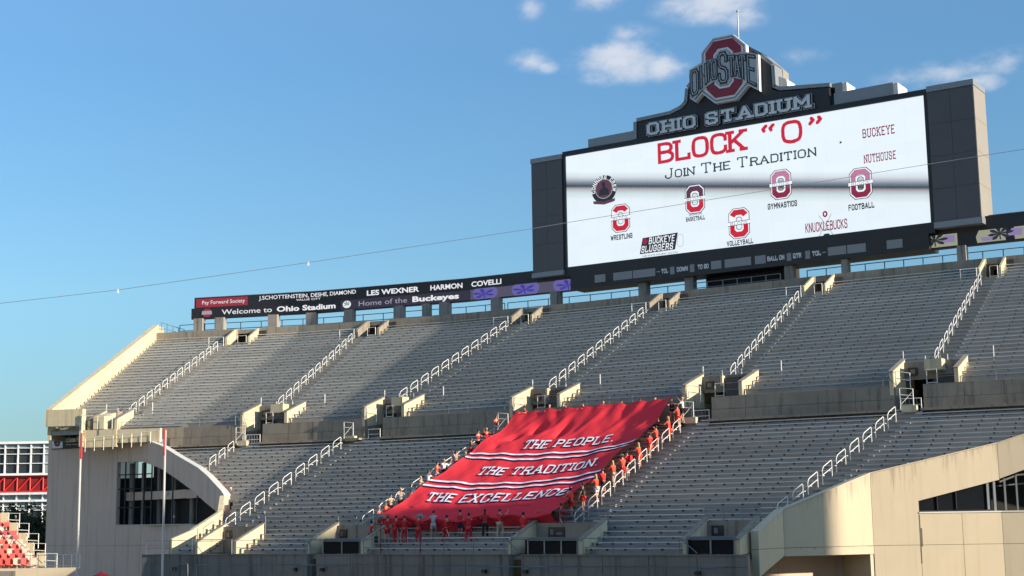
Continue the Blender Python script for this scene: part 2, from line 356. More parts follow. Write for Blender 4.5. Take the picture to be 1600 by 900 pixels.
# handrail lines in the aisles
NTH = ['leftmost', 'second', 'third', 'fourth', 'fifth', 'sixth', 'seventh']
def rail_line(s, k, o0, o1, n, O0, Wd, label, grp, stretch=.66):
    root = thing('aisle_handrail', W(s, o0, zdeck(o0)), label, 'handrail', grp)
    pitch = (o1-o0)/n
    def P(o, h): return W(s+k*(o-O0)/Wd+.02, o, ztread(o)*0+zdeck(o)+h)
    for i in range(n):
        a = o0+i*pitch; b = a+pitch*stretch; m = MB(); bot = ztread(a)-zdeck(a)
        m.tube([P(a, -.25), P(a, .72), P(a+.07, .86), P(a+.22, .93), P(b-.05, .93), P(b, .88), P(b, -.25)], .030, 5)
        m.tube([P(a, .45), P(b, .45)], .026, 5)
        m.build('handrail_loop', M['rail'], root)
for i, (s, k) in enumerate(UAISLE[:6]):
    rail_line(s, k, 2.95, 19.3, 11 if i else 12, 0, 22.493, 'white stepped aisle handrail on the upper tier, %s from the left' % (NTH[i] if i else 'first'), 'handrails on the upper aisles')
for i, (s, k) in enumerate(LAISLE[:5]):
    a = [-5.2, -16.9, -16.9, -16.9, -16.2][i]; n = [3, 9, 9, 9, 9][i]
    lb = ['short white aisle handrail beside the left corner building on the lower tier', 'white aisle handrail on the lower tier, midway between left corner building and banner', 'white aisle handrail on the lower tier just left of the banner, mostly hidden by people',
          'white aisle handrail on the lower tier just right of the banner', 'white aisle handrail on the lower tier above the right corner building'][i]
    rail_line(s, k, a, -.9, n, LO0, 20.565, lb, 'handrails on the lower aisles')

# ------------------------------------------------------------------ walls between tiers, railings
def railing(name, pts_fn, ss, h, label, post_step, group=None, mt='railgrey', mids=(.5,), r=.03):
    """pts_fn(s, z) -> point"""
    root = thing(name, pts_fn(ss[0], 0), label, 'railing', group)
    a, b = ss; n = max(1, round((b-a)/post_step)); seq = [a+(b-a)*i/n for i in range(n+1)]
    for sp in seq:
        m = MB(); m.tube([pts_fn(sp, 0), pts_fn(sp, h)], r, 5); m.build('post', M[mt], root)
    for hz in (h,)+tuple(h*k for k in mids):
        m = MB(); m.tube([pts_fn(sp, hz-.001) for sp in seq], r*.85, 5); m.build('rail', M[mt], root)
    return root
# middle wall, cut by the stair passages
mid = thing('middle_wall', W(-30, 0, 13), 'stained concrete wall between the lower and the upper tier', 'wall')
pass_ = [(a+.3, a+.3+(b-a)*.42) for a, b in MIDV[1:]]
for a, b in segs(-70.9, S_R, pass_):
    n = max(1, round((b-a)/2.6)); st = (b-a)/n
    m = MB(); profile_box(m, max(a, -66.5), b, .06, .30, 12.0, 14.97); m.build('backing', M['wall'], mid)
    if a < -66.5: m = MB(); profile_box(m, a, -66.5, .06, .30, 14.05, 14.97); m.build('backing', M['wall'], mid)
    for i in range(n):
        p, q = a+i*st+.012, a+(i+1)*st-.012
        m = MB(); profile_box(m, p, q, -.02, .055, 14.06, 14.985); m.build('wall_panel', M['wall'], mid)
        if p < -66.5: continue
        m = MB(); profile_box(m, p, q, -.10, .055, 13.25, 14.035); m.build('wall_panel', M['wall'], mid)
m = MB()
for a, b in segs(-65, S_R, pass_): profile_box(m, a, b, -.95, -.12, 13.17, 13.34)
m.build('kerb', M['wall'], mid)
edges = [S_L]+[e for v in MIDV for e in v]+[S_R]
# railings on top of the middle wall bays
bays = [(-70.9, -58.9), (-53.2, -46.1), (-41.1, -31.2), (-25.8, -15.6), (-10.2, .1), (5.4, 15.8)]
bl = ['low railing on the middle wall between the first and second stairwell from the left', 'low railing on the middle wall between the second and third stairwell', 'low railing on the middle wall directly left of the banner',
      'low railing on the middle wall behind the banner top', 'low railing on the middle wall right of the banner', 'low railing on the middle wall at the right picture edge']
for (a, b), l in zip(bays, bl):
    railing('middle_railing', lambda s, z: W(s, .12, 14.99+z), (a, b), .68, l, 1.9, 'railings along the middle wall', mids=(.5,), r=.03)
# upper parapet behind the last row, slab and columns
top = thing('top_concourse', W(-30, 22.6, 26), 'concrete parapet and concourse slab above the last row of the upper tier', 'wall')
for a, b in segs(S_L, S_R, TOPV):
    n = max(1, round((b-a)/3.2)); st = (b-a)/n
    for i in range(n):
        p, q = a+i*st+.012, a+(i+1)*st-.012
        m = MB(); profile_box(m, p, q, 22.55, 22.9, 25.7, 26.93); m.build('wall_panel', M['wall'], top)
m = MB(); profile_box(m, S_L, S_R, 22.93, 30.5, 26.45, 26.88); m.build('concourse_slab', M['wall'], top)
m = MB(); profile_box(m, S_L, S_R, 30.1, 30.5, 0, 26.44, 4); m.build('rear_wall', M['wall'], top)
# concourse railing
rs = [-77.6, -46.5, -18.0, -16.8, S_R]
railing('concourse_railing', lambda s, z: W(s, 27.6, 26.89+z), (-77.6, -46.9), 1.5, 'grey mesh railing on the top concourse under the left ribbon board', 1.9, 'railings on the top concourse', mids=(.55, .12), r=.05)
railing('concourse_railing', lambda s, z: W(s, 27.6, 26.89+z), (-46.6, -26.9), 1.5, 'grey railing on the top concourse left of the dark bay', 1.9, 'railings on the top concourse', mids=(.55, .12), r=.05)
railing('concourse_railing', lambda s, z: W(s, 25.3, 26.89+z), (-27.3, -18.3), 1.1, 'grey railing in front of the dark bay under the scoreboard', 1.6, 'railings on the top concourse', mids=(.55, .12), r=.05)
railing('concourse_railing', lambda s, z: W(s, 27.6, 26.89+z), (-16.6, S_R), 1.5, 'grey railing on the top concourse under the right end of the scoreboard', 1.9, 'railings on the top concourse', mids=(.55, .12), r=.05)
# short return railing at the left end
railing('end_railing', lambda s, z: W(S_L+.2, s, 26.89+z), (23.2, 29.4), 1.25, 'grey return railing at the far left end of the top concourse', 1.5, mids=(.55,), r=.042)

# end parapet at upper left (white sunlit)
m = MB()
prof = [(0-.1, 14.2), (-.1, 16.95), (22.9, 27.75), (24.4, 27.75), (24.4, 14.2)]
th = (W(S_L-.35, 0, 0)-W(S_L, 0, 0))
m.prism([W(S_L, o, z) for o, z in prof], th)
o = m.build('end_parapet', M['cheek'], None, recalc=True)
tag(o, 'white sunlit sloping end wall at the left edge of the upper tier', 'wall')
m = MB()
for o0, z0, o1, z1 in ((-.15, 17.0, 22.9, 27.8),):
    a = W(S_L+.08, o0, z0); b = W(S_L+.08, o1, z1); c = W(S_L-.45, o1, z1); d = W(S_L-.45, o0, z0)
    up = Vector((0, 0, .08)); m.hexa([a, b, c, d, a+up, b+up, c+up, d+up])
c = m.build('coping', M['cheek'], None); c.parent = o

# ------------------------------------------------------------------ stairwells (vomitories)
def poly_wall(root, s, th, prof, name, mt, recalc=True):
    m = MB(); d = W(s+th, prof[0][0], 0)-W(s, prof[0][0], 0)
    m.prism([W(s, o, z) for o, z in prof], d); return m.build(name, M[mt], root, recalc=recalc)
def sbox(root, name, mt, a, b, o0, o1, z0, z1):
    m = MB(); profile_box(m, a, b, o0, o1, z0, z1, 1.5); return m.build(name, M[mt], root)
def frame(root, s0, s1, off, z0, h, mt='rail', r=.035, mid=None, legs=True):
    m = MB()
    if legs: m.tube([W(s0, off, z0), W(s0, off, z0+h), W(s1, off, z0+h), W(s1, off, z0)], r, 5)
    else: m.tube([W(s0, off, z0+h), W(s1, off, z0+h)], r, 5)
    if mid: m.tube([W(s0, off, z0+h*mid), W(s1, off, z0+h*mid)], r*.8, 5)
    return m.build('guard_rail', M[mt], root)
for i, (a, b) in enumerate(MIDV):
    lab = ['stairwell at the left end of the middle wall beside the tower', 'stairwell on the middle wall with small canopy box, second from the left', 'stairwell on the middle wall with canopy box, third from the left',
           'stairwell on the middle wall at the top left corner of the banner', 'stairwell on the middle wall at the top right corner of the banner', 'stairwell on the middle wall far right, canopy box over a dark doorway', 'stairwell beyond the right edge'][i]
    v = thing('stairwell', W((a+b)/2, 0, 13.2), lab, 'stairwell', 'stairwells on the middle wall')
    zt = 17.02
    poly_wall(v, a, .28, [(-.06, 14.35 if i else 14.9), (-.06, 15.95), (2.95, zt), (2.95, 14.4)], 'cheek_wall', 'cheek')
    poly_wall(v, b-.28, .28, [(-.06, 14.99), (-.06, 15.95), (2.95, zt), (2.95, 14.9)], 'cheek_wall', 'cheek')
    for c in (a+.0, b-.28):
        p0, p1 = W(c-.04, -.1, 15.96), W(c-.04, 2.98, zt+.01); q0, q1 = W(c+.32, -.1, 15.96), W(c+.32, 2.98, zt+.01); up = Vector((0, 0, .05))
        m = MB(); m.hexa([p0, q0, q1, p1, p0+up, q0+up, q1+up, p1+up]); m.build('coping', M['wall'], v)
    w = b-a; pa, pb = a+.3, a+.3+w*.42
    # back wall over the passage and behind the platform
    sbox(v, 'back_wall', 'lowwall', a+.285, b-.285, 2.7, 2.94, 15.55, 16.80)
    if i in (3, 4):
        sbox(v, 'hatch', 'darkpanel', a+w*.47, a+w*.72, 2.5, 2.69, 15.0, 16.6)
        sbox(v, 'post_box', 'cheek', a+w*.42, a+w*.455, 2.2, 2.66, 16.0, 16.75)
        sbox(v, 'back_wall', 'lowwall', a+w*.72+.02, b-.285, 2.7, 2.94, 15.02, 15.54)
    else:
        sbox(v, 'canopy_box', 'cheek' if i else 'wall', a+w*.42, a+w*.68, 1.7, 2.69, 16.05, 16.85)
        sbox(v, 'back_wall', 'darkpanel', a+w*.48, b-.285, 2.7, 2.9, 15.02, 15.54)
    sbox(v, 'number_sign', 'black', a+w*.12, a+w*.26, 2.6, 2.69, 15.85, 16.4)
    sbox(v, 'number_sign_face', 'lowwall', a+w*.155, a+w*.225, 2.57, 2.599, 15.98, 16.27)
    sbox(v, 'number_sign', 'black', b-.75, b-.35, 2.6, 2.69, 15.75, 16.15)
    # passage: side wall, floor, deep dark tunnel
    if i:
        sbox(v, 'passage_floor', 'tread', pa, pb, -.5, 9, 12.7, 13.15)
        poly_wall(v, pb, .2, [(-.01, 13.15), (-.01, 14.98), (9, 14.98), (9, 13.15)], 'passage_wall', 'wall')
        poly_wall(v, pa-.3, .28, [(.07, 13.15), (.07, 14.34), (9, 15.5), (9, 13.15)], 'passage_wall', 'wall')
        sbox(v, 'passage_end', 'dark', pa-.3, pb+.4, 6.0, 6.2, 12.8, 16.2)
        sbox(v, 'platform', 'wall', pb+.205, b-.29, .31, 2.69, 14.6, 14.98)
        # pipe rail bent around the dark opening, low gate rail
        frame(v, pa+.5, pb-.1, -.25, 13.2, .85, 'rail', .03, .5)
        m = MB()
        for k in range(6):
            sx = pa+.55+(pb-pa-.7)*k/5; m.tube([W(sx, -.25, 13.2), W(sx, -.25, 14.03)], .015, 4)
        m.build('gate_bars', M['railgrey'], v)
        m = MB(); m.tube([W(pa+.1, .1, 15.0), W(pa+.1, .1, 16.0), W(pa+1.1, .1, 15.8), W(pa+1.1, .1, 14.7)], .035, 5); m.tube([W(pa+.1, .1, 15.5), W(pa+1.1, .1, 15.3)], .03, 5); m.build('guard_rail', M['rail'], v)
    frame(v, pb+.25, pb+.95, .15, 14.99, .98, 'rail', .035, .08)
    frame(v, pb+.95, b-.1, .15, 14.99, .95, 'railgrey', .028, .5)
    sbox(v, 'low_screen', 'darkpanel', pb+1.0, b-.35, .5, .56, 15.0, 15.62)
    # rail run behind the back wall, on the tier above
    m = MB()
    for k in range(5):
        sx = a+.1+(w+1.6)*k/4; hgt = 1.0 if k in (0, 4) else .55
        if k in (0, 1, 2, 4): m.tube([W(sx, 3.25, 16.6), W(sx, 3.25, 16.75+hgt*.9)], .04 if k in (0, 4) else .035, 5)
    stuff(m.build('rail_post', M['rail'], v))
    m = MB(); m.tube([W(a+.1, 3.25, 17.25), W(a+.1+w+1.6, 3.25, 17.25)], .02, 4); m.build('rail', M['railgrey'], v)
    # side rail panel on the left cheek
    m = MB(); m.tube([W(a-.45, -.12, 15.0), W(a-.45, -.12, 15.9), W(a+.5, -.12, 15.9), W(a+.5, -.12, 15.0)], .025, 4); m.tube([W(a-.4, -.12, 15.85), W(a+.45, -.12, 15.05)], .022, 4); m.build('guard_rail', M['railgrey'], v)
# boxed newel with cream block at the head of each lower aisle
for i, (s, k) in enumerate(LAISLE[:5]):
    ps = s+k; lb = ['left of the second stairwell', 'left of the third stairwell', 'at the top left corner of the banner', 'at the top right corner of the banner', 'left of the far right stairwell'][i]
    v = thing('aisle_head_gate', W(ps, -.8, 13.0), 'white rail frame on a cream block %s' % lb, 'gate', 'rail frames at the heads of the lower aisles')
    sbox(v, 'block', 'cheek', ps-.05, ps+.95, -.75, -.35, 13.1, 13.55)
    m = MB(); m.tube([W(ps-.1, -.8, 13.3), W(ps-.1, -.8, 14.75), W(ps+.75, -.65, 14.65), W(ps+.75, -.65, 13.5)], .035, 5); m.tube([W(ps-.1, -.8, 13.6), W(ps+.75, -.65, 14.5)], .025, 4); m.tube([W(ps-.1, -.8, 14.3), W(ps+.75, -.65, 14.2)], .025, 4); m.build('rail_frame', M['rail'], v)
# top stairwells
for i, (a, b) in enumerate(TOPV[:6]):
    lab = ['first', 'second', 'third', 'fourth', 'fifth', 'sixth'][i]
    v = thing('top_stairwell', W(a, 20.3, 25), 'small doorway at the top of the upper tier, %s from the left' % lab, 'doorway', 'doorways at the top of the upper tier')
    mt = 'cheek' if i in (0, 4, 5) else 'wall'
    poly_wall(v, a-.22, .2, [(20.3, 24.8), (20.3, 25.75), (22.5, 26.9), (22.5, 25.2)], 'cheek_wall', mt)
    poly_wall(v, b+.02, .2, [(20.3, 24.8), (20.3, 25.75), (22.5, 26.9), (22.5, 25.2)], 'cheek_wall', mt)
    sbox(v, 'floor', 'tread', a, b, 20.3, 26, 24.75, 24.98)
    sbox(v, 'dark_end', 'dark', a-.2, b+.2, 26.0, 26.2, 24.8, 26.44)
    sbox(v, 'sign', 'darkpanel', b+.25, b+.9, 22.35, 22.54, 26.1, 26.6)
    frame(v, a+.55*(b-a), b-.05, 20.15, 24.9, .95, 'rail', .035, .12)
    m = MB(); m.tube([W(a-.2, 19.9, 24.8), W(a-.2, 19.9, 25.8)], .04, 5); m.tube([W(a-1.6, 19.9, 24.8), W(a-1.6, 19.9, 25.8)], .035, 5); m.tube([W(a-1.6, 19.9, 25.75), W(a-.2, 19.9, 25.75)], .022, 4); m.build('rail_post', M['rail'], v)

# ------------------------------------------------------------------ front wall of the lower tier with low stairwells
fw = thing('front_wall', W(-25, -21, 0), 'dark stained concrete front wall below the lower tier', 'wall')
doors = [(a+.3, a+1.15) for a, b in LOWV[1:3]]
for a, b in segs(-51.8, -1.7, doors):
    m = MB(); profile_box(m, a, b, -20.98, -20.62, 0, 4.15); m.build('backing', M['lowwall'], fw)
    n = max(1, round((b-a)/3.0)); st = (b-a)/n
    for i in range(n):
        p, q = a+i*st+.015, a+(i+1)*st-.015
        for z0, z1 in ((0, 2.55), (2.58, 3.52), (3.55, 4.17)):
            m = MB(); profile_box(m, p, q, -21.04-.03*rng.random(), -20.985, z0, z1); m.build('wall_panel', M['lowwall'], fw)
m = MB()
for a, b in segs(-51.8, -1.7, doors): profile_box(m, a, b, -21.12, -20.6, 4.175, 4.235)
m.build('coping', M['lowwall'], fw)
# low pipe rail standing before the wall and a conduit with lamp boxes
railing('field_railing', lambda s, z: W(s, -22.4, 2.3+z), (-44, -3), 1.25, 'grey pipe railing running before the dark front wall', 3.4, mids=(), r=.03)
for i, (s, tx) in enumerate(((-48.0, 'left'), (-34.9, 'second'), (-32.3, 'third'), (-18.6, 'fourth'), (-15.6, 'fifth'), (-4.6, 'sixth'))):
    v = thing('lamp_box', W(s, -21.2, 3.2), 'small dark lamp box with bent pipe on the front wall, %s from the left' % (tx if i else 'first'), 'wall lamp', 'lamp boxes on the front wall')
    sbox(v, 'lamp', 'black', s, s+.28, -21.3, -21.1, 3.1, 3.32)
    m = MB(); m.tube([W(s+.3, -21.2, 3.3), W(s+.4, -21.2, 3.5), W(s+1.7, -21.2, 3.55), W(s+1.75, -21.2, 2.3)], .03, 4); m.build('pipe', M['railgrey'], v)
for i, (a, b) in enumerate(LOWV):
    lab = ['low stairwell beside the left corner building with half-lit side walls', 'low stairwell with dark windows left of the banner', 'low stairwell with door and dark windows right below the banner', 'low stairwell with dark windows beside the right corner building'][i]
    v = thing('low_stairwell', W((a+b)/2, -20.6, 4.2), lab, 'stairwell', 'low stairwells in the front rows')
    zt = 6.32
    poly_wall(v, a, .26, [(-20.7, 4.24), (-20.7, 5.05), (-17.65, zt), (-17.65, 4.3)], 'cheek_wall', 'cheek')
    poly_wall(v, b-.26, .26, [(-20.7, 4.24), (-20.7, 5.05), (-17.65, zt), (-17.65, 4.3)], 'cheek_wall', 'cheek')
    for c in (a, b-.26):
        p0, p1 = W(c-.04, -20.75, 5.06), W(c-.04, -17.6, zt+.01); q0, q1 = W(c+.3, -20.75, 5.06), W(c+.3, -17.6, zt+.01); up = Vector((0, 0, .05))
        m = MB(); m.hexa([p0, q0, q1, p1, p0+up, q0+up, q1+up, p1+up]); m.build('coping', M['wall'], v)
    w = b-a
    sbox(v, 'back_wall', 'wall', a+.265, b-.265, -17.9, -17.66, 4.2, 6.12)
    sbox(v, 'floor', 'lowwall', a+.265, b-.265, -20.6, -17.91, 3.9, 4.14)
    sx = a+(1.2 if i == 2 else .55)
    sbox(v, 'sign', 'black', sx, sx+(1.15 if i == 2 else .7), -17.98, -17.91, 5.25, 5.85)
    sbox(v, 'sign_face', 'lowwall', sx+.15, sx+.38, -18.0, -17.985, 5.38, 5.72)
    if i == 2: sbox(v, 'sign_face', 'lowwall', sx+.6, sx+1.02, -18.0, -17.985, 5.38, 5.52)
    if i:
        ga = a+(1.35 if i < 3 else .2); gb = b-.35
        n = 3 if i == 2 else 2
        m = MB(); st = (gb-ga)/n
        for k in range(n):
            sbox(v, 'window_pane', 'glass', ga+k*st+.05, ga+(k+1)*st-.05, -20.52, -20.48, 4.3, 5.05)
        for k in range(n+1): profile_box(m, ga+k*st-.045, ga+k*st+.045, -20.58, -20.42, 4.25, 5.12)
        profile_box(m, ga, gb, -20.58, -20.42, 5.06, 5.14); m.build('window_frame', M['railgrey'], v)
        sbox(v, 'door_reveal', 'dark', a+.27, ga-.06, -19.2, -19.1, 0, 5.1)
        sbox(v, 'canopy_slab', 'lowwall', ga-.05, b-.265, -20.4, -17.91, 5.15, 5.2)
    frame(v, a+.3, b-.3, -20.8, 4.24, 1.0, 'railgrey', .028, .9)
    m = MB(); m.tube([W(a-.1, -20.75, 5.15), W(a+.9, -20.8, 4.3)], .03, 4); m.build('brace', M['railgrey'], v)
    m = MB()
    for k in range(4): m.tube([W(a+w*k/3, -17.5, 5.6), W(a+w*k/3, -17.5, 6.85)], .028, 4)
    m.tube([W(a, -17.5, 6.85), W(b, -17.5, 6.85)], .028, 4); m.tube([W(a, -17.5, 6.5), W(b, -17.5, 6.5)], .018, 4); m.build('top_rail', M['railgrey'], v)
# front bay railings on the coping
for i, (a, b) in enumerate([(-51.5, -46.2), (-41.3, -34.2), (-28.6, -17.2), (-11.6, -5.6)]):
    lb = ['grey front railing next to the left corner building', 'grey front railing between the first two low stairwells', 'grey front railing below the people under the banner', 'grey front railing right of the door stairwell'][i]
    railing('front_railing', lambda s, z: W(s, -20.85, 4.24+z), (a, b), .95, lb, 2.2, 'front railings of the lower tier', mids=(.45,), r=.026)

# ------------------------------------------------------------------ corner buildings
def wing(name, label, cat_loc, segl, mt, side=1, th=.4):
    """segl: list of (P0, P1, columns) ; column = (a0, a1, [(z0a, z0b, z1a, z1b), ...])"""
    root = thing(name, cat_loc, label, 'building')
    for P0, P1, cols in segl:
        P0 = Vector((*P0, 0)); P1 = Vector((*P1, 0)); u = (P1-P0).normalized(); n = Vector((-u.y, u.x, 0))
        for cc in cols:
            a0, a1, zs = cc[:3]; eL, eR = cc[3] if len(cc) > 3 else (.012, .012)
            for (z0a, z0b, z1a, z1b) in zs:
                e = .012
                A = P0+u*(a0+(eL if (z0a, z0b, z1a, z1b) == zs[-1] or eL < 0 else e)); B = P0+u*(a1-(eR if (z0a, z0b, z1a, z1b) == zs[-1] or eR < 0 else e)); m = MB(); U = lambda p, z: p+Vector((0, 0, z))
                m.hexa([U(A, z0a+e), U(B, z0b+e), U(B+n*.06, z0b+e), U(A+n*.06, z0a+e), U(A, z1a-e), U(B, z1b-e), U(B+n*.06, z1b-e), U(A+n*.06, z1a-e)])
                m.build('wall_panel', M[mt+'_top' if (z0a, z0b, z1a, z1b) == zs[-1] else mt], root)
                A = P0+u*a0+n*.065; B = P0+u*a1+n*.065; m = MB()
                m.hexa([U(A, z0a), U(B, z0b), U(B+n*th, z0b), U(A+n*th, z0a), U(A, z1a-.02), U(B, z1b-.02), U(B+n*th, z1b-.02), U(A+n*th, z1a-.02)])
                m.build('wall_core', M[mt], root)
    return root
def copings(root, pts, w=.5, h=.09, mt='coping'):
    for p, q in zip(pts[:-1], pts[1:]):
        p = Vector(p); q = Vector(q); u = (q-p); u.z = 0; u.normalize(); n = Vector((-u.y, u.x, 0)); m = MB(); up = Vector((0, 0, h))
        a, b, c, d = p-n*.05, q-n*.05, q+n*w, p+n*w
        m.hexa([a, b, c, d, a+up, b+up, c+up, d+up]); m.build('coping', M[mt], root)
# right building
r0, r1, r2, r3, r4, r5 = (13.8, 84.8), (15.7, 87.2), (21.5, 89.6), (29.3, 89.6), (36.0, 88.4), (46, 85.5)
rm = (12.9, 83.4)
def dist(p, q): return math.hypot(p[0]-q[0], p[1]-q[1])
d01, d12, d23, d34, d45 = dist(r0, r1), dist(r1, r2), dist(r2, r3), dist(r3, r4), dist(r4, r5)
J = 4.5; SIL = 6.38
winT = lambda a: 7.11+(a-2.83)*(8.37-7.11)/(8.05-2.83)
roof23 = lambda a: 8.8+(10.49-8.8)*a/7.8
rb = wing('corner_building', 'cream concrete corner building at lower right, sloping roofline and a long dark window', (24, 89, 0), [
    (r0, r1, [(0, d01, [(2.95, 4.05, J, J), (J, J, 5.5, 6.7)])]),
    (r1, r2, [(0, d12, [(4.0, 4.0, J, J)]), (0, d12*.55, [(J, J, 6.7, 7.855)], (.012, .0)), (d12*.55, d12, [(J, J, 7.855, 8.8)], (.0, .012))]),
    (r2, r3, [(0, 2.83, [(0, 0, J, J), (J, J, roof23(0), roof23(2.83))], (.012, .0)),
              (2.83, 5.4, [(0, 0, J, J), (J, J, SIL, SIL), (winT(2.83), winT(5.4), roof23(2.83), roof23(5.4))], (.0, .0)),
              (5.4, 7.8, [(0, 0, J, J), (J, J, SIL, SIL), (winT(5.4), winT(7.8), roof23(5.4), roof23(7.8))], (.0, .012))]),
    (r3, r4, [(0, 3.2, [(0, 0, J, J), (J, J, SIL, SIL), (8.37, 9.5, 10.5, 11.5)]), (3.2, d34, [(0, 0, J, J), (J, J, SIL, SIL), (9.5, 10.5, 11.5, 12.6)])]),
    (r4, r5, [(0, d45, [(0, 0, J, J), (J, J, SIL, SIL), (10.5, 11, 12.6, 13.2)])]),
], 'cream')
copings(rb, [(*r0, 5.46), (*r1, 6.7), (*r2, 8.8), (*r3, 10.5), (*r4, 12.6), (*r5, 13.2)], .5, .06, 'cream')
def along(P0, P1, a, n_off, z):
    P0 = Vector((*P0, 0)); P1 = Vector((*P1, 0)); u = (P1-P0).normalized(); n = Vector((-u.y, u.x, 0)); return P0+u*a+n*n_off+Vector((0, 0, z))
def wbox(root, name, mt, P0, P1, a0, a1, n0, n1, z0, z1, z1b=None):
    m = MB(); z1b = z1 if z1b is None else z1b
    m.hexa([along(P0, P1, a0, n0, z0), along(P0, P1, a1, n0, z0), along(P0, P1, a1, n1, z0), along(P0, P1, a0, n1, z0), along(P0, P1, a0, n0, z1), along(P0, P1, a1, n0, z1b), along(P0, P1, a1, n1, z1b), along(P0, P1, a0, n1, z1)])
    return m.build(name, M[mt], root)
# recess under the second face
wbox(rb, 'recess_wall', 'taupe', r1, r2, -2.6, d12-.25, 2.9, 3.1, 0, 4.0)
wbox(rb, 'recess_return', 'cream', r1, r2, d12-.25, d12-.02, .05, 3.1, 0, 3.99)
wbox(rb, 'recess_ceiling', 'taupe', r1, r2, .1, d12-.26, .5, 3.0, 4.02, 4.2)
# window sill, glazing, mullions, interior
wbox(rb, 'window_sill', 'coping', r2, r3, 2.83, 7.8, -.05, .45, SIL, SIL+.08)
wbox(rb, 'window_sill', 'coping', r3, r4, .0, d34, -.05, .45, SIL, SIL+.08)
wbox(rb, 'window_glass', 'glass', r2, r3, 2.83, 7.3, .30, .32, SIL+.08, winT(2.83), winT(7.3))
for a in (2.87, 4.0, 5.15): wbox(rb, 'mullion', 'black', r2, r3, a, a+.06, .2, .36, SIL+.08, winT(a))
wbox(rb, 'mullion', 'black', r2, r3, 2.83, 7.4, .2, .3, SIL+.081, SIL+.16)
for a in (7.05, 7.45): wbox(rb, 'mullion', 'trim', r2, r3, a, a+.14, .2, .4, SIL+.08, winT(a))
for a, wd2 in ((.35, .12), (1.05, .10), (2.1, .1)): wbox(rb, 'interior_pipe', 'trim', r3, r4, a, a+wd2, .9, 1.05, SIL+.08, 8.3+a*.3)
m = MB(); m.tube([along(r3, r4, .1, .8, 8.2), along(r3, r4, 1.2, 1.0, 8.6), along(r3, r4, 3.5, 1.0, 8.75)], .06); m.tube([along(r3, r4, 0, 1.2, 7.95), along(r3, r4, 3.5, 1.4, 8.25)], .05); m.build('interior_pipe', M['trim'], rb)
wbox(rb, 'joint_seal', 'dirt', r2, r3, 2.79, 2.87, -.004, .0, 3.4, 6.3)
wbox(rb, 'joint_seal', 'dirt', r2, r3, 2.875, 2.96, -.004, .0, 4.4, 5.5)
wbox(rb, 'interior_wall', 'dark', r2, r3, 1.5, 14, 3.4, 3.6, 3, 8.9)
wbox(rb, 'interior_notice', 'led_green', r2, r3, 3.4, 3.85, .36, .38, 6.62, 6.82).data.materials[0] = mat('olive notice', (.16, .17, .05), .7)
wbox(rb, 'interior_notice', 'redback', r2, r3, 4.3, 5.0, .36, .38, 6.65, 6.82)
# left building: tower + wing
t0, t1, t2, t3, t4, t5, t6, t7 = (-44.4, 140.5), (-34.0, 134.8), (-31.75, 132.2), (-27.4, 125.5), (-23.1, 117.8), (-22.5, 114.0), (-24.1, 111.2), (-25.4, 110.0)
tl = dist(t0, t1)
u_ = Vector((.8137, -.5812))
wz = lambda x, y: x  # noqa
topw = lambda a, L, z0, z1: z0+(z1-z0)*a/L
L12, L23, L34 = dist(t1, t2), dist(t2, t3), dist(t3, t4)
wtop = lambda q: float(np.interp(q, [0, 4, 18.6], [12.05, 11.0, 7.35]))
zr = [14.1, 13.3, 11.15, 8.55]
def wingpt0(q):
    for P0, P1 in ((t1, t2), (t2, t3), (t3, t4)):
        L = dist(P0, P1)
        if q <= L or P1 is t4:
            q = min(q, L); return Vector((P0[0]+(P1[0]-P0[0])*q/L, P0[1]+(P1[1]-P0[1])*q/L, 0))
        q -= L
Q_R = [0, 4.0, 8.0, 13.2, 15.8, 17.8, 19.5, 20.3]; Z_R = [14.09, 13.2, 12.15, 10.95, 10.2, 9.5, 8.9, 8.55]
Q_W = [-9, 0, 4.0, 9.7, 14.4, 18.1]; Z_W = [12.05, 12.04, 11.2, 9.7, 8.3, 7.35]
roof = lambda q: float(np.interp(q, Q_R, Z_R)); wtop = lambda q: float(np.interp(q, Q_W, Z_W))
def qcols(L0, edges, lastq=18.1):
    out = []
    for a, b in zip(edges[:-1], edges[1:]):
        qa, qb = L0+a, L0+b
        if qa < lastq-.1: out.append((a, b, [(0, 0, J, J), (J, J, 6.3, 6.3), (wtop(qa), wtop(qb), roof(qa), roof(qb))]))
        else: out.append((a, b, [(0, 0, J, J), (J, J, roof(qa), roof(qb))]))
    return out
lb_ = wing('corner_building', 'taupe concrete corner building at left in shade with a large curved-top window', (-36, 136, 0), [
    (t0, t1, [(0, 5.3, [(0, 0, J, J), (J, J, 15.0, 15.0)]), (5.3, 8.83, [(0, 0, J, J), (J, J, 13.5, 13.95)]), (8.83, tl, [(0, 0, J, J), (J, J, 6.3, 6.3), (wtop(-1), wtop(0), 13.95, roof(0))])]),
    (t1, t2, qcols(0, [0, L12])),
    (t2, t3, qcols(L12, [0, 1.0, 4.55, L23])),
    (t3, t4, qcols(L12+L23, [0, 1.8, 4.4, 18.1-L12-L23, L34])),
], 'taupe')
cp = []
for q in Q_R:
    p = wingpt0(q); cp.append((p.x, p.y, roof(q)))
copings(lb_, cp, .5, .08)
# bright return parapet running down to the front wall
pts = [(*t4, zr[3]), (*t5, 7.35), (*t6, 5.95), (*t7, 5.3)]
for p, q in zip(pts[:-1], pts[1:]):
    p = Vector(p); q = Vector(q); d = (q-p); d.z = 0; d.normalize(); n = Vector((-d.y, d.x, 0)); m = MB()
    if p.y < 115: n = n
    a, b = Vector((p.x, p.y, 0)), Vector((q.x, q.y, 0))
    m.hexa([a, b, b-n*.35, a-n*.35, p, q, q-n*.35, p-n*.35]); m.build('return_parapet', M['cheek'], lb_, recalc=True)
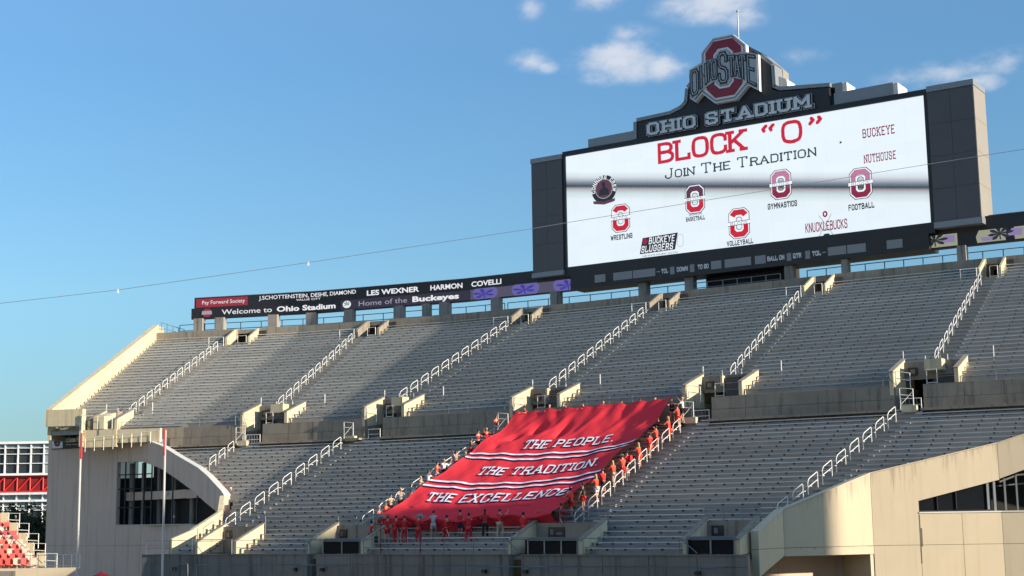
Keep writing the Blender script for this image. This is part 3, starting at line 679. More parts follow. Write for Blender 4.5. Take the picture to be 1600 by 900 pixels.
# window parts
wbox(lb_, 'window_sill', 'coping', t1, t3, -.1, L12+L23, -.04, .4, 6.3, 6.36)
wbox(lb_, 'window_sill', 'coping', t0, t1, 8.83, tl, -.04, .4, 6.3, 6.36)
def wingpt(q, n, z):
    if q < 0: return along(t0, t1, tl+q, n, z)
    if q < L12: return along(t1, t2, q, n, z)
    if q < L12+L23: return along(t2, t3, q-L12, n, z)
    return along(t3, t4, q-L12-L23, n, z)
for q in (-3.1, -2.2, -1.1, 0, 1.5, 6.2, 12.3):
    m = MB(); m.tube([wingpt(q, .25, 6.3), wingpt(q, .25, wtop(max(q, 0))+.05)], .07 if q not in (0,) else .1, 4); m.build('mullion', M['darkpanel'], lb_)
for z in (7.9, 9.6, 10.9):
    m = MB(); m.tube([wingpt(-3.1, .25, z), wingpt(0, .25, z), wingpt(1.5, .25, z)], .05, 4); m.build('transom', M['darkpanel'], lb_)
for q in (-2.7, -1.2, .4, 3.2, 7.4, 15.2):
    m = MB(); m.tube([wingpt(q, 1.6, 5), wingpt(q, 1.6, wtop(max(q, 0))-.05)], .22, 8); m.build('interior_column', M['column'], lb_)
m = MB()
for q0, q1 in ((-3, 2), (2, 7), (7, 12), (12, 17.6)):
    a, b, c, d = wingpt(q0, 1.2, 8.55), wingpt(q1-.05, 1.2, 8.6), wingpt(q1-.05, 1.5, 8.6), wingpt(q0, 1.5, 8.55); up = Vector((0, 0, .75))
    m.hexa([a, b, c, d, a+up, b+up, c+up, d+up])
m.build('interior_beam', M['taupe'], lb_)
for q0, q1, zt_ in ((-6, -1.8, 10.7), (-1.7, 17.9, 12.8)):
    a, b = wingpt(q0, 3.4, 0), wingpt(q1, 3.4 if q1 > 1 else 3.4, 0); m = MB(); n_ = Vector((.5, .7, 0))*.3
    c_ = zt_ if q1 < 0 else 7.6; m.hexa([a, b, b+n_, a+n_, a+Vector((0, 0, zt_)), b+Vector((0, 0, c_)), b+n_+Vector((0, 0, c_)), a+n_+Vector((0, 0, zt_))]); m.build('interior_wall', M['dark'], lb_)
for q, z in ((3.0, 9.1), (4.6, 7.0), (9.6, 9.5)):
    m = MB(); m.ball(wingpt(q, 1.0, z), .13, .13, .13); m.build('interior_lamp', M['olight'], lb_)
# stair rail on the tower shoulder
m = MB()
for k in range(9): m.tube([W(-74+k*.95, -.8, 13.0+.06*k), W(-74+k*.95, -.8, 14.2+.07*k)], .03, 4)
m.tube([W(-74, -.8, 14.2), W(-66.4, -.8, 14.76)], .03, 4); stuff(m.build('stair_rail', M['rail'], lb_))
# fascia of the upper deck end above the tower and pier
fa = thing('tower_fascia', W(-78, -.5, 15), 'pale concrete fascia block at the left end of the upper tier', 'wall')
sbox(fa, 'fascia', 'cheek', -78.3, -74.4, -.75, -.15, 15.42, 16.96)
sbox(fa, 'fascia', 'cheek', -74.37, -71.0, -.5, -.15, 13.4, 15.0)  # pale colour of this box and the next paints the wall's sunlit wedge
sbox(fa, 'fascia', 'cheek', -70.97, -66.6, -.42, -.12, 13.75, 14.97)
sbox(fa, 'pier', 'cheek', -74.6, -74.38, -.9, -.12, 13.5, 16.4)
sbox(fa, 'pier', 'column', -77.9, -77.6, 1.2, 1.5, 14.6, 15.41)
sbox(fa, 'soffit_shade', 'dark', -77.5, -71, 6.0, 6.2, 13, 15.4)  # dark box set back to stand in for the shade under the soffit
m = MB(); m.tube([W(-74.3, -.95, 15.0), W(-74.3, -.95, 16.3), W(-71.2, -.95, 16.25), W(-71.2, -.95, 15.0)], .035, 5); m.tube([W(-72.7, -.95, 15), W(-72.7, -.95, 16.27)], .03, 5); m.build('guard_rail', M['rail'], fa)
m = MB(); m.prism([W(-73.4, -.5, 15.05), W(-73.4, -.5, 16.2), W(-73.4, 2.0, 16.75), W(-73.4, 2.6, 16.0), W(-73.4, 2.6, 15.05)], W(-72.3, 0, 0)-W(-73.4, 0, 0)); m.build('stair_block', M['cheek'], fa, recalc=True)

# ------------------------------------------------------------------ lettering engine
G = {
 'A': ([[(0,0),(.37,1),(.74,0)], [(.13,.33),(.61,.33)]], [(0,0),(.74,0)]),
 'B': ([[(0,0),(0,1),(.45,1),(.6,.87),(.6,.64),(.45,.53),(0,.53)], [(.45,.53),(.66,.4),(.66,.13),(.5,0),(0,0)]], []),
 'C': ([[(.66,.7),(.66,.85),(.5,1),(.16,1),(0,.85),(0,.15),(.16,0),(.5,0),(.66,.15),(.66,.3)]], []),
 'D': ([[(0,0),(0,1),(.48,1),(.66,.83),(.66,.17),(.48,0),(0,0)]], []),
 'E': ([[(.6,1),(0,1),(0,0),(.62,0)], [(0,.52),(.45,.52)]], []),
 'F': ([[(.6,1),(0,1),(0,0)], [(0,.52),(.45,.52)]], [(0,0)]),
 'G': ([[(.66,.72),(.66,.85),(.5,1),(.16,1),(0,.85),(0,.15),(.16,0),(.5,0),(.66,.15),(.66,.45),(.38,.45)]], []),
 'H': ([[(0,0),(0,1)], [(.66,0),(.66,1)], [(0,.5),(.66,.5)]], [(0,0),(0,1),(.66,0),(.66,1)]),
 'I': ([[(0,0),(0,1)]], [(0,0),(0,1)]),
 'J': ([[(.5,1),(.5,.16),(.36,0),(.14,0),(0,.16),(0,.3)]], [(.5,1)]),
 'K': ([[(0,0),(0,1)], [(.64,1),(.02,.42)], [(.2,.56),(.66,0)]], [(0,0),(0,1),(.64,1),(.66,0)]),
 'L': ([[(0,1),(0,0),(.6,0),(.6,.2)]], [(0,1)]),
 'M': ([[(0,0),(0,1),(.42,.35),(.84,1),(.84,0)]], [(0,0),(.84,0)]),
 'N': ([[(0,0),(0,1),(.68,0),(.68,1)]], [(0,0),(.68,1)]),
 'O': ([[(.16,0),(0,.17),(0,.83),(.16,1),(.52,1),(.68,.83),(.68,.17),(.52,0),(.16,0)]], []),
 'P': ([[(0,0),(0,1),(.48,1),(.64,.86),(.64,.6),(.48,.46),(0,.46)]], [(0,0)]),
 'Q': ([[(.16,0),(0,.17),(0,.83),(.16,1),(.52,1),(.68,.83),(.68,.17),(.52,0),(.16,0)], [(.42,.25),(.72,-.08)]], []),
 'R': ([[(0,0),(0,1),(.48,1),(.64,.86),(.64,.62),(.48,.5),(0,.5)], [(.4,.5),(.66,0)]], [(0,0),(.66,0)]),
 'S': ([[(.62,.74),(.62,.87),(.48,1),(.15,1),(0,.87),(0,.66),(.13,.54),(.5,.46),(.64,.34),(.64,.13),(.5,0),(.14,0),(0,.13),(0,.27)]], []),
 'T': ([[(0,.84),(0,1),(.72,1),(.72,.84)], [(.36,1),(.36,0)]], [(.36,0)]),
 'U': ([[(0,1),(0,.16),(.16,0),(.5,0),(.66,.16),(.66,1)]], [(0,1),(.66,1)]),
 'V': ([[(0,1),(.36,0),(.72,1)]], [(0,1),(.72,1)]),
 'W': ([[(0,1),(.24,0),(.48,.8),(.72,0),(.96,1)]], []),
 'X': ([[(0,0),(.68,1)], [(0,1),(.68,0)]], [(0,0),(.68,1),(0,1),(.68,0)]),
 'Y': ([[(0,1),(.34,.48),(.68,1)], [(.34,.48),(.34,0)]], [(0,1),(.68,1),(.34,0)]),
 '.': ([[(0,.03),(.02,.03)]], []), ',': ([[(.05,.05),(0,-.14)]], []), '-': ([[(0,.45),(.4,.45)]], []),
 '<': ([[(.14,1.0),(.02,.86),(.06,.76)], [(.42,1.0),(.30,.86),(.34,.76)]], []), '>': ([[(.06,1.0),(.12,.9),(.0,.74)], [(.34,1.0),(.40,.9),(.28,.74)]], []),
}
def chaikin(p, n=3):
    closed = p[0] == p[-1]
    for _ in range(n):
        q = [] if closed else [p[0]]
        for a, b in zip(p[:-1], p[1:]):
            q += [(a[0]*.75+b[0]*.25, a[1]*.75+b[1]*.25), (a[0]*.25+b[0]*.75, a[1]*.25+b[1]*.75)]
        if closed: q.append(q[0])
        else: q.append(p[-1])
        p = q
    return p
def layout(txt, th, serif=0.0, rnd=False, gap=.28, wide=1.0, small=None):
    """list of segments (x0,y0,x1,y1), total width; capital height 1. small: height of letters after the first of each word"""
    X = 0; out = []; first = True
    for ch in txt:
        if ch == ' ': X += .5*wide*(small or 1); first = True; continue
        k = 1.0 if (small is None or first) else small; first = False
        st, sf = G[ch]; w = max(p[0] for s in st for p in s)
        for s in st:
            if rnd and ch in 'DBPR' and len(s) > 4:
                if ch != 'B' or s[0] == (0, 0): out.append((X, 0, X, k))
                s = [p for p in s if p != (0, 0) or ch in 'D' and p is s[-1]] if ch != 'B' else s
                if ch == 'B' and s[0] == (0, 0): s = s[1:]
                s = chaikin(s, 2) if s[0] != s[-1] else s
            elif rnd and len(s) > 4 and ch in 'OQCGSUJ': s = chaikin(s, 2)
            for a, b in zip(s[:-1], s[1:]): out.append((X+a[0]*wide*k, a[1]*k, X+b[0]*wide*k, b[1]*k))
        if serif:
            for p in sf:
                d = -1 if p[1] == 0 else 1
                out.append((X+(p[0]*wide-serif)*k, p[1]*k, X+(p[0]*wide+serif)*k, p[1]*k))
        X += (w*wide+gap)*k
    return out, X-gap
def char_groups(txt, th, serif, rnd, gap, wide, small):
    out = []; n0 = 0
    for i in range(1, len(txt)+1):
        sg, _ = layout(txt[:i], th, serif, rnd, gap, wide, small)
        if len(sg) > n0 and txt[i-1] != ' ': out.append(sg[n0:])
        n0 = len(sg)
    return out
def raster(sg, W0, th, res, pad=None):
    """horizontal runs covering all points within th/2 of the segments"""
    pad = th; nx = int((W0+2*pad)/res)+1; ny = int((1+2*pad)/res)+1
    xs = -pad+(np.arange(nx)+.5)*res; ys = -pad+(np.arange(ny)+.5)*res
    mask = np.zeros((ny, nx), bool)
    for (x0, y0, x1, y1) in sg:
        i0 = max(0, int((min(x0, x1)-th+pad)/res)); i1 = min(nx, int((max(x0, x1)+th+pad)/res)+1)
        j0 = max(0, int((min(y0, y1)-th+pad)/res)); j1 = min(ny, int((max(y0, y1)+th+pad)/res)+1)
        X, Y = np.meshgrid(xs[i0:i1], ys[j0:j1]); dx, dy = x1-x0, y1-y0; L2 = dx*dx+dy*dy
        t = np.clip(((X-x0)*dx+(Y-y0)*dy)/L2, 0, 1) if L2 > 0 else 0*X
        ax = np.abs(X-x0-t*dx); ay = np.abs(Y-y0-t*dy)
        straight = dx == 0 or dy == 0
        d = np.maximum(ax, ay) if straight else np.hypot(ax, ay)
        mask[j0:j1, i0:i1] |= d <= th/2
    runs = []
    # merge equal runs vertically
    open_ = {}
    for j in range(ny+1):
        row = {}
        if j < ny:
            r = np.flatnonzero(np.diff(np.concatenate([[0], mask[j].astype(int), [0]])))
            for a, b in zip(r[::2], r[1::2]): row[(a, b)] = 1
        for k in list(open_):
            if k not in row or (j-open_[k])*res > .12: runs.append((-pad+k[0]*res, -pad+k[1]*res, -pad+open_[k]*res, -pad+j*res)); del open_[k]
        for k in row:
            if k not in open_: open_[k] = j
    return runs
def put_runs(runs, fn, name, m, parent, maxw=None, group=None):
    mb = MB()
    for x0, x1, y0, y1 in runs:
        n = max(1, int(math.ceil((x1-x0)/maxw))) if maxw else 1
        for k in range(n):
            a = x0+(x1-x0)*k/n; b = x0+(x1-x0)*(k+1)/n
            mb.quad(fn(a, y0), fn(b, y0), fn(b, y1), fn(a, y1))
    return mb.build(name, m, parent)
def text_raster(txt, th=.16, serif=0.0, rnd=False, gap=.28, wide=1.0, res=.03, small=None):
    sg, w = layout(txt, th, serif, rnd, gap, wide, small); return sg, w
bf_cache = {}
def bfont(txt, bold=0.0):
    cu = bpy.data.curves.new('tmp', 'FONT'); cu.body = txt; cu.size = 1.0; cu.offset = bold; cu.resolution_u = 3; cu.fill_mode = 'FRONT'
    o = bpy.data.objects.new('tmp', cu); COL.objects.link(o)
    me = o.to_mesh(); vs = [(v.co.x, v.co.y) for v in me.vertices]; fs = [tuple(p.vertices) for p in me.polygons]
    o.to_mesh_clear(); bpy.data.objects.remove(o); bpy.data.curves.remove(cu)
    return vs, fs
def put_bfont(txt, fn, u0, u1, v0, h, name, m, parent, bold=0.0):
    vs, fs = bfont(txt, bold); xa = min(v[0] for v in vs); xb = max(v[0] for v in vs); cap = .70
    mb = MB(); mb.v = [tuple(fn(u0+(x-xa)/(xb-xa)*(u1-u0), v0+y/cap*h)) for x, y in vs]; mb.f = fs
    if h < .5: return stuff(mb.build(name, m, parent))
    par = list(range(len(vs)))
    def fd(i):
        while par[i] != i: i = par[i]
        return i
    for f in fs:
        for k in f[1:]: par[fd(k)] = fd(f[0])
    gr = {}
    for f in fs: gr.setdefault(fd(f[0]), []).append(f)
    for fl in gr.values():
        idx = sorted({k for f in fl for k in f}); mp = {k: j for j, k in enumerate(idx)}
        q = MB(); q.v = [mb.v[k] for k in idx]; q.f = [tuple(mp[k] for k in f) for f in fl]; q.build('letter', m, parent)

# ------------------------------------------------------------------ ribbon board
RO = 26.16
rib = thing('ribbon_board', W(-55, RO, 28.8), 'long black led ribbon board on concrete columns, welcome message in white letters', 'display board')
def rbox(name, mt, a, b, o0, o1, z0, z1): return sbox(rib, name, mt, a, b, o0, o1, z0, z1)
rbox('lower_housing', 'black', -76.0, -38.3, RO-.02, RO+.75, 28.78, 29.97)
rbox('upper_housing', 'black', -75.75, -38.3, RO+.05, RO+.75, 29.975, 31.15)
rbox('cap_strip', 'trim', -75.75, -38.3, RO+.03, RO+.78, 31.155, 31.2)
rbox('lower_housing', 'black', -6.0, S_R, RO-.02, RO+.75, 28.78, 30.0)
rbox('upper_housing', 'black', -3.0, S_R, RO+.05, RO+.75, 30.01, 31.15)
rbox('cap_strip', 'trim', 1.9, S_R, RO+.03, RO+.78, 31.155, 31.2)
rbox('graphic_panel', 'led_violet3', -49.65, -38.35, RO-.05, RO-.025, 28.84, 29.9)
rbox('message_panel', 'led_back', -61.9, -49.7, RO-.05, RO-.025, 28.84, 29.9)
rbox('society_panel', 'led_red', -75.6, -70.7, RO+.02, RO+.045, 30.05, 31.02)
for s in (-75.2, -73.2, -68.2, -64.7, -61.0, -56.25, -53.7, -52.0, -47.0, -41.2, -32.5, -27.8, -17.65, -12.1, -.7, 9.5, 19.5):
    w = .42 if s not in (-53.7, -12.1) else .3
    m = MB(); profile_box(m, s-w, s+w, 25.7, 26.5, 26.88, 28.775 if not (-37 < s < -8) else 28.7); m.build('column', M['column'], rib)
RM = lambda s, z: W(s, RO-.06, z)
RMu = lambda s, z: W(s, RO+.012, z)
put_bfont('Pay Forward Society', RMu, -75.0, -70.95, 30.38, .42, 'lettering', M['led_white'], rib)
put_bfont('J.SCHOTTENSTEIN, DESHE, DIAMOND', RMu, -69.65, -60.45, 30.55, .42, 'lettering', M['led_white'], rib, .012)
put_bfont('VALUE CITY', RMu, -66.2, -63.9, 30.22, .2, 'lettering', M['led_white'], rib, .01)
put_bfont('LES WEXNER', RMu, -59.4, -54.45, 30.22, .52, 'lettering', M['led_white'], rib, .03)
put_bfont('HARMON', RMu, -53.4, -50.45, 30.22, .52, 'lettering', M['led_white'], rib, .025)
put_bfont('COVELLI', RMu, -49.55, -46.55, 30.22, .52, 'lettering', M['led_white'], rib, .025)
put_bfont('Welcome to', RM, -73.1, -68.4, 29.13, .55, 'lettering', M['led_white'], rib, .006)
put_bfont('Ohio Stadium', RM, -67.95, -62.4, 29.13, .55, 'lettering', M['led_white'], rib, .035)
put_bfont('Home of the', RM, -60.15, -55.55, 29.13, .55, 'lettering', M['led_grey'], rib)
put_bfont('Buckeyes', RM, -55.05, -50.75, 29.13, .55, 'lettering', M['led_white'], rib, .035)
def leaf_poly(fn, cx, cz, r, name, mt, parent, rot=0, squash=1.0, leaves=5):
    mb = MB()
    for k in range(leaves):
        a = R_(90+rot+(k-(leaves-1)/2)*(60 if leaves == 5 else 45)); L = r*(1 if k in (1, 2, 3) else .85); wd2 = r*.17
        ca, sa = math.cos(a), math.sin(a); P = []
        for t, w in ((0, .08), (.3, .55), (.62, 1.0), (.82, .75), (1, 0), (.82, -.75), (.62, -1.0), (.3, -.55), (0, -.08)): P.append(fn(cx+(ca*t*L-sa*w*wd2)*1.0, cz+(sa*t*L+ca*w*wd2)*squash))
        i = len(mb.v); mb.v += [tuple(p) for p in P]; mb.f.append(tuple(range(i, i+9)))
    a = R_(270+rot*.3); P = [fn(cx-.05*r, cz), fn(cx+.05*r, cz), fn(cx+math.cos(a)*r*.7+.04*r, cz+math.sin(a)*r*.7*squash), fn(cx+math.cos(a)*r*.7-.04*r, cz+math.sin(a)*r*.7*squash)]
    mb.quad(*P)
    return mb.build(name, mt, parent)
def disc(fn, cx, cz, rx, rz, name, mt, parent, n=20):
    mb = MB(); mb.v = [tuple(fn(cx+rx*math.cos(2*math.pi*k/n), cz+rz*math.sin(2*math.pi*k/n))) for k in range(n)]; mb.f = [tuple(range(n))]
    return mb.build(name, mt, parent)
disc(RM, -61.3, 29.42, .40, .40, 'emblem_disc', M['led_white'], rib)
leaf_poly(lambda s, z: W(s, RO-.085, z), -61.3, 29.45, .34, 'emblem_leaf', M['led_green'], rib)
def octring(fn, cx, cz, hw, hh2, iw, ih, ch, ich, name, mt, parent, split=None):
    def oc(w, h, c): return [(-w+c, -h), (w-c, -h), (w, -h+c), (w, h-c), (w-c, h), (-w+c, h), (-w, h-c), (-w, -h+c)]
    o = oc(hw, hh2, ch); q = oc(iw, ih, ich); mb = MB()
    for k in range(8):
        a, b = k, (k+1) % 8; mb.quad(fn(cx+o[a][0], cz+o[a][1]), fn(cx+o[b][0], cz+o[b][1]), fn(cx+q[b][0], cz+q[b][1]), fn(cx+q[a][0], cz+q[a][1]))
    return mb.build(name, mt, parent)
octring(RM, -74.5, 29.4, .36, .46, .13, .22, .16, .08, 'emblem_ring', M['led_red'], rib)
m = MB(); m.quad(W(-75.0, RO-.09, 29.22), W(-74.0, RO-.09, 29.22), W(-74.05, RO-.09, 29.62), W(-74.95, RO-.09, 29.62)); m.build('emblem_band', M['led_grey'], rib)
# leaf graphics
for a, b, al in ((-49.4, -46.9, 1), (-45.5, -42.8, 1), (-41.5, -38.45, 1)):
    z0, z1 = (28.82, 29.94)
    rr = MB(); n = 10; P = []
    for k in range(8): P.append((a+.18*(1 if k % 2 else .2)*0, 0))
    rr.v = [tuple(RM(s_, z_)) for s_, z_ in ((a+.3, z0), (b-.3, z0), (b-.05, z0+.35), (b, z1-.3), (b-.25, z1), (a+.25, z1), (a, z1-.3), (a+.05, z0+.35))]; rr.f = [tuple(range(8))]
    rr.build('leaf_panel', M['led_violet'], rib)
    leaf_poly(lambda s, z: W(s, RO-.085, min(max(z, z0), z1)), (a+b)/2-.1, 29.30, 1.25, 'leaf_graphic', M['led_violet2'], rib, 12, .5)
for a, b in ((-5.2, -1.1), (.75, 5.2), (7.0, 11.2)):
    z0, z1 = 28.9, 29.95
    rr = MB(); rr.v = [tuple(RM(s_, z_)) for s_, z_ in ((a, z0), (b, z0), (b, z1), (a+.2, z1), (a-.1, (z0+z1)/2))]; rr.f = [tuple(range(5))]; rr.build('leaf_panel', M['led_beige'], rib)
    rr = MB(); rr.v = [tuple(W(s_, RO-.072, z_)) for s_, z_ in ((a+.5, z0+.1), (a+1.6, z0+.1), (a+1.6, z0+.4), (a+.3, z0+.45))]+[tuple(W(s_, RO-.072, z_)) for s_, z_ in ((b-1.7, z0+.35), (b-.3, z0+.3), (b-.2, z1-.15), (b-1.2, z1-.1))]; rr.f = [(0, 1, 2, 3), (4, 5, 6, 7)]; stuff(rr.build('leaf_panel', M['led_lilac'], rib))
    leaf_poly(lambda s, z: W(s, RO-.09, min(max(z, z0), z1)), (a+b)/2-.1, 29.5, 1.35, 'leaf_graphic', M['t_black'], rib, 8, .55, 7)
# dark bay behind the columns
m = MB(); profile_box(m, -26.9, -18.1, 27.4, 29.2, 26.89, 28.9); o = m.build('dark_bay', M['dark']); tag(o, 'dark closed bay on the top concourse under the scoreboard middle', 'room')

# concourse benches / tables (small dark)
for i, (s, t) in enumerate(((-66.8, 'left of the board emblem'), (-44.6, 'under the violet leaf panels'), (-30.4, 'beside the fourth top doorway'), (-15.6, 'right of the dark bay'), (6.0, 'at the right picture edge'))):
    v = thing('picnic_table', W(s, 28.6, 26.9), 'small dark table and seats on the top concourse %s' % t, 'table', 'tables on the top concourse')
    sbox(v, 'table_top', 'railgrey', s-.7, s+.7, 28.2, 28.9, 27.60, 27.67)
    sbox(v, 'seat_plank', 'railgrey', s+.9, s+2.2, 28.2, 28.5, 27.52, 27.58)
    m = MB(); m.tube([W(s-.5, 28.5, 26.9), W(s-.5, 28.5, 27.6)], .05, 4); m.tube([W(s+.5, 28.5, 26.9), W(s+.5, 28.5, 27.6)], .05, 4); m.tube([W(s+1.5, 28.35, 26.9), W(s+1.5, 28.35, 27.5)], .05, 4); m.build('leg', M['railgrey'], v)

# ------------------------------------------------------------------ scoreboard
A_ = Vector((2.29, 146.54, 0)); U_ = Vector((.8340, -.5514, 0)).normalized(); N_ = Vector((.5514, .8340, 0)).normalized()
def SB(a, z, off=0.0): return A_+U_*a+N_*off+Vector((0, 0, z))
sb = thing('scoreboard', SB(22, 28.8), 'giant scoreboard with white screen between two charcoal pylons and a crest on top', 'scoreboard')
def ext(name, mt, poly, o0, o1):
    m = MB(); m.prism([SB(a, z, o0) for a, z in poly], N_*(o1-o0)); return m.build(name, M[mt], sb, recalc=True)
def rect(a0, z0, a1, z1): return [(a0, z0), (a1, z0), (a1, z1), (a0, z1)]
ext('left_pylon', 'darkpanel', rect(0.05, 30.8, 3.68, 42.1), -.28, 3.0)
for k in range(4):
    z0 = 30.82+k*2.82
    for a0, a1 in ((.06, 1.86), (1.88, 3.67)): ext('cladding_panel', 'pylon', rect(a0, z0, a1, z0+2.80), -.35, -.285)
ext('left_pylon_cap', 'trim', rect(0, 42.12, 3.7, 42.62), -.42, 3.05)
ext('left_pylon_foot', 'trim', rect(0, 30.3, 3.72, 30.78), -.5, 3.0)
ext('right_pylon', 'darkpanel', rect(41.02, 30.95, 44.93, 42.45), -.28, 2.9)
for k in range(4):
    z0 = 30.97+k*2.87
    for a0, a1 in ((41.03, 42.97), (42.99, 44.92)): ext('cladding_panel', 'pylon', rect(a0, z0, a1, z0+2.85), -.35, -.285)
for k in range(4): ext('side_panel', 'sidemetal', rect(44.94, 30.97+k*2.87, 45.04, 30.97+k*2.87+2.85), -.36, 3.1)  # paler than the front cladding: sunlight on the end is painted in
ext('right_pylon_cap', 'trim', rect(41.0, 42.47, 45.06, 42.98), -.42, 3.15)
ext('right_pylon_foot', 'trim', rect(41.0, 30.4, 45.1, 30.93), -.5, 3.1)
ext('frame_top', 'black', rect(3.7, 42.36, 41.0, 42.85), -.2, 2.8)
ext('frame_side', 'black', rect(3.72, 31.03, 3.99, 42.355), -.2, 2.8)
ext('frame_side', 'black', rect(40.66, 31.03, 41.0, 42.355), -.2, 2.8)
ext('frame_bottom', 'black', rect(3.74, 30.1, 40.98, 31.025), -.2, 2.8)
ext('info_band', 'black', rect(4.4, 28.72, 40.4, 30.095), -.28, 2.4)
ext('screen_backing', 'black', rect(4.0, 31.03, 40.65, 42.355), .06, 2.6)
# screen face with uv
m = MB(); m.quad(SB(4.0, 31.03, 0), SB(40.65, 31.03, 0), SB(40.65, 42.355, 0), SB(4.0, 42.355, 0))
smat, t, b = new_mat('lit screen')
b.inputs['Base Color'].default_value = (.02, .02, .02, 1); b.inputs['Roughness'].default_value = .5
uvn = t.nodes.new('ShaderNodeUVMap'); sep = t.nodes.new('ShaderNodeSeparateXYZ'); t.links.new(uvn.outputs[0], sep.inputs[0])
uA = sep.outputs[0]; uZ = sep.outputs[1]
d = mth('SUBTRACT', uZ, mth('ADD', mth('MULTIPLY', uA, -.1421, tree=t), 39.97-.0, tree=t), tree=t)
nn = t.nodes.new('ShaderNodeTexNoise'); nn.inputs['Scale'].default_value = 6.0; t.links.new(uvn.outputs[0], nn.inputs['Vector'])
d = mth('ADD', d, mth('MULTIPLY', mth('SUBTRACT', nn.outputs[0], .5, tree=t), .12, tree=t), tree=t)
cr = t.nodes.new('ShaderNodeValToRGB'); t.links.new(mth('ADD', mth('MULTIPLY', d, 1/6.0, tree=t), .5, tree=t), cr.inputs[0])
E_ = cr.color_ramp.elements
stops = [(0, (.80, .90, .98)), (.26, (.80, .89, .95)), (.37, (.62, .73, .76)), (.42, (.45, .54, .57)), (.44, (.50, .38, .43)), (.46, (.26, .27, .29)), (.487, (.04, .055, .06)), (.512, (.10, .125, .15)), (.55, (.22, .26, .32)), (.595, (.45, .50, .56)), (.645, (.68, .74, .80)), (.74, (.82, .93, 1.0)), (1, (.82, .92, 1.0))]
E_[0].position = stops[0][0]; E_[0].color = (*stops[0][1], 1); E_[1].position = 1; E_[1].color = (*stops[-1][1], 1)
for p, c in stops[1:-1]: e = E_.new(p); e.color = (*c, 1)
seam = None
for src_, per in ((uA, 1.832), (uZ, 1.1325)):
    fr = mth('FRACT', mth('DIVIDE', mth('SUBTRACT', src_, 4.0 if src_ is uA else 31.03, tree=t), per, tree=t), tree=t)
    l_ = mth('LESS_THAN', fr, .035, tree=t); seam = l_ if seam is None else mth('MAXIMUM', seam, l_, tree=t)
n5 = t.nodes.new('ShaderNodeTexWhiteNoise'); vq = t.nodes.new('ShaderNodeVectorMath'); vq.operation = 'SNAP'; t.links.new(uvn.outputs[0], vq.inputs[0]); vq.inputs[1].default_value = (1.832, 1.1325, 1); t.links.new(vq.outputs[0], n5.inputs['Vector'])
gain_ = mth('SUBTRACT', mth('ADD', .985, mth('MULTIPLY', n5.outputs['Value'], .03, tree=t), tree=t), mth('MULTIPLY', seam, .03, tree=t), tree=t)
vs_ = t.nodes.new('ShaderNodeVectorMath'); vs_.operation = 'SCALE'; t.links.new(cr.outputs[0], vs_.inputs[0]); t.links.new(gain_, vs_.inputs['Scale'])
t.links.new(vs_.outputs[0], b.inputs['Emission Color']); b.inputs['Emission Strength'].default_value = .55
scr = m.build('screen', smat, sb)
uv = scr.data.uv_layers.new(name='UVMap')
for li, co in zip(range(4), ((4.0, 31.03), (40.65, 31.03), (40.65, 42.355), (4.0, 42.355))): uv.data[li].uv = co
# crest tower silhouette
tower = [(12.4, 42.86), (12.4, 44.55), (16.0, 44.66), (17.3, 45.05), (17.95, 45.55), (18.15, 46.9), (19.3, 47.9), (19.9, 50.2), (21.1, 51.15), (23.0, 51.15), (24.45, 49.85), (25.6, 48.8), (26.5, 47.6), (26.55, 46.2), (26.6, 45.35), (27.3, 45.0), (32.1, 44.55), (32.1, 42.86)]
ext('name_panel', 'black', tower, -.15, 1.5)
def ribbon_outline(pts, w, name, mt, o0, o1):
    for p, q in zip(pts[:-1], pts[1:]):
        p = Vector(p); q = Vector(q); d = (q-p).normalized(); n = Vector((-d.y, d.x))
        ext(name, mt, [tuple(p), tuple(q), tuple(q+n*w), tuple(p+n*w)], o0, o1)
ribbon_outline([(12.25, 42.88), (12.3, 44.6), (16.0, 44.72), (17.25, 45.1), (17.85, 45.6), (18.05, 46.95), (19.1, 47.9)], .34, 'panel_trim', 'trim', -.24, 1.55)
ribbon_outline([(25.5, 48.7), (26.62, 47.6), (26.68, 45.5), (27.35, 45.12), (32.2, 44.62)], .34, 'panel_trim', 'trim', -.24, 1.55)
ext('crest_back_block', 'sidemetal', [(23.6, 46), (23.6, 50.6), (25.4, 49.3), (27.0, 47.6), (27.0, 46)], 1.6, 3.0)
ext('crest_lit_side', 'coping', [(26.7, 45.4), (26.7, 46.9), (27.75, 46.3), (27.85, 45.1)], .6, 2.6)  # lit side of the upper block painted as a white piece
ext('step_block', 'trim', [(6.7, 42.86), (6.7, 43.72), (12.2, 43.78), (12.2, 42.86)], -.1, 2.6)
ext('step_block', 'trim', [(28.3, 44.8), (28.3, 44.95), (33.2, 44.98), (33.2, 42.87), (32.5, 42.87), (32.5, 44.6)], .3, 2.6)
ext('step_block', 'trim', [(32.52, 42.87), (32.52, 43.95), (38.0, 44.0), (38.0, 42.87)], -.1, 2.6)
ext('step_lit_side', 'coping', rect(33.21, 44.0, 33.6, 44.9), .35, 2.5)  # white end pieces paint the sunlit sides of the steps
ext('step_lit_side', 'coping', rect(38.01, 42.87, 38.4, 43.9), -.05, 2.5)
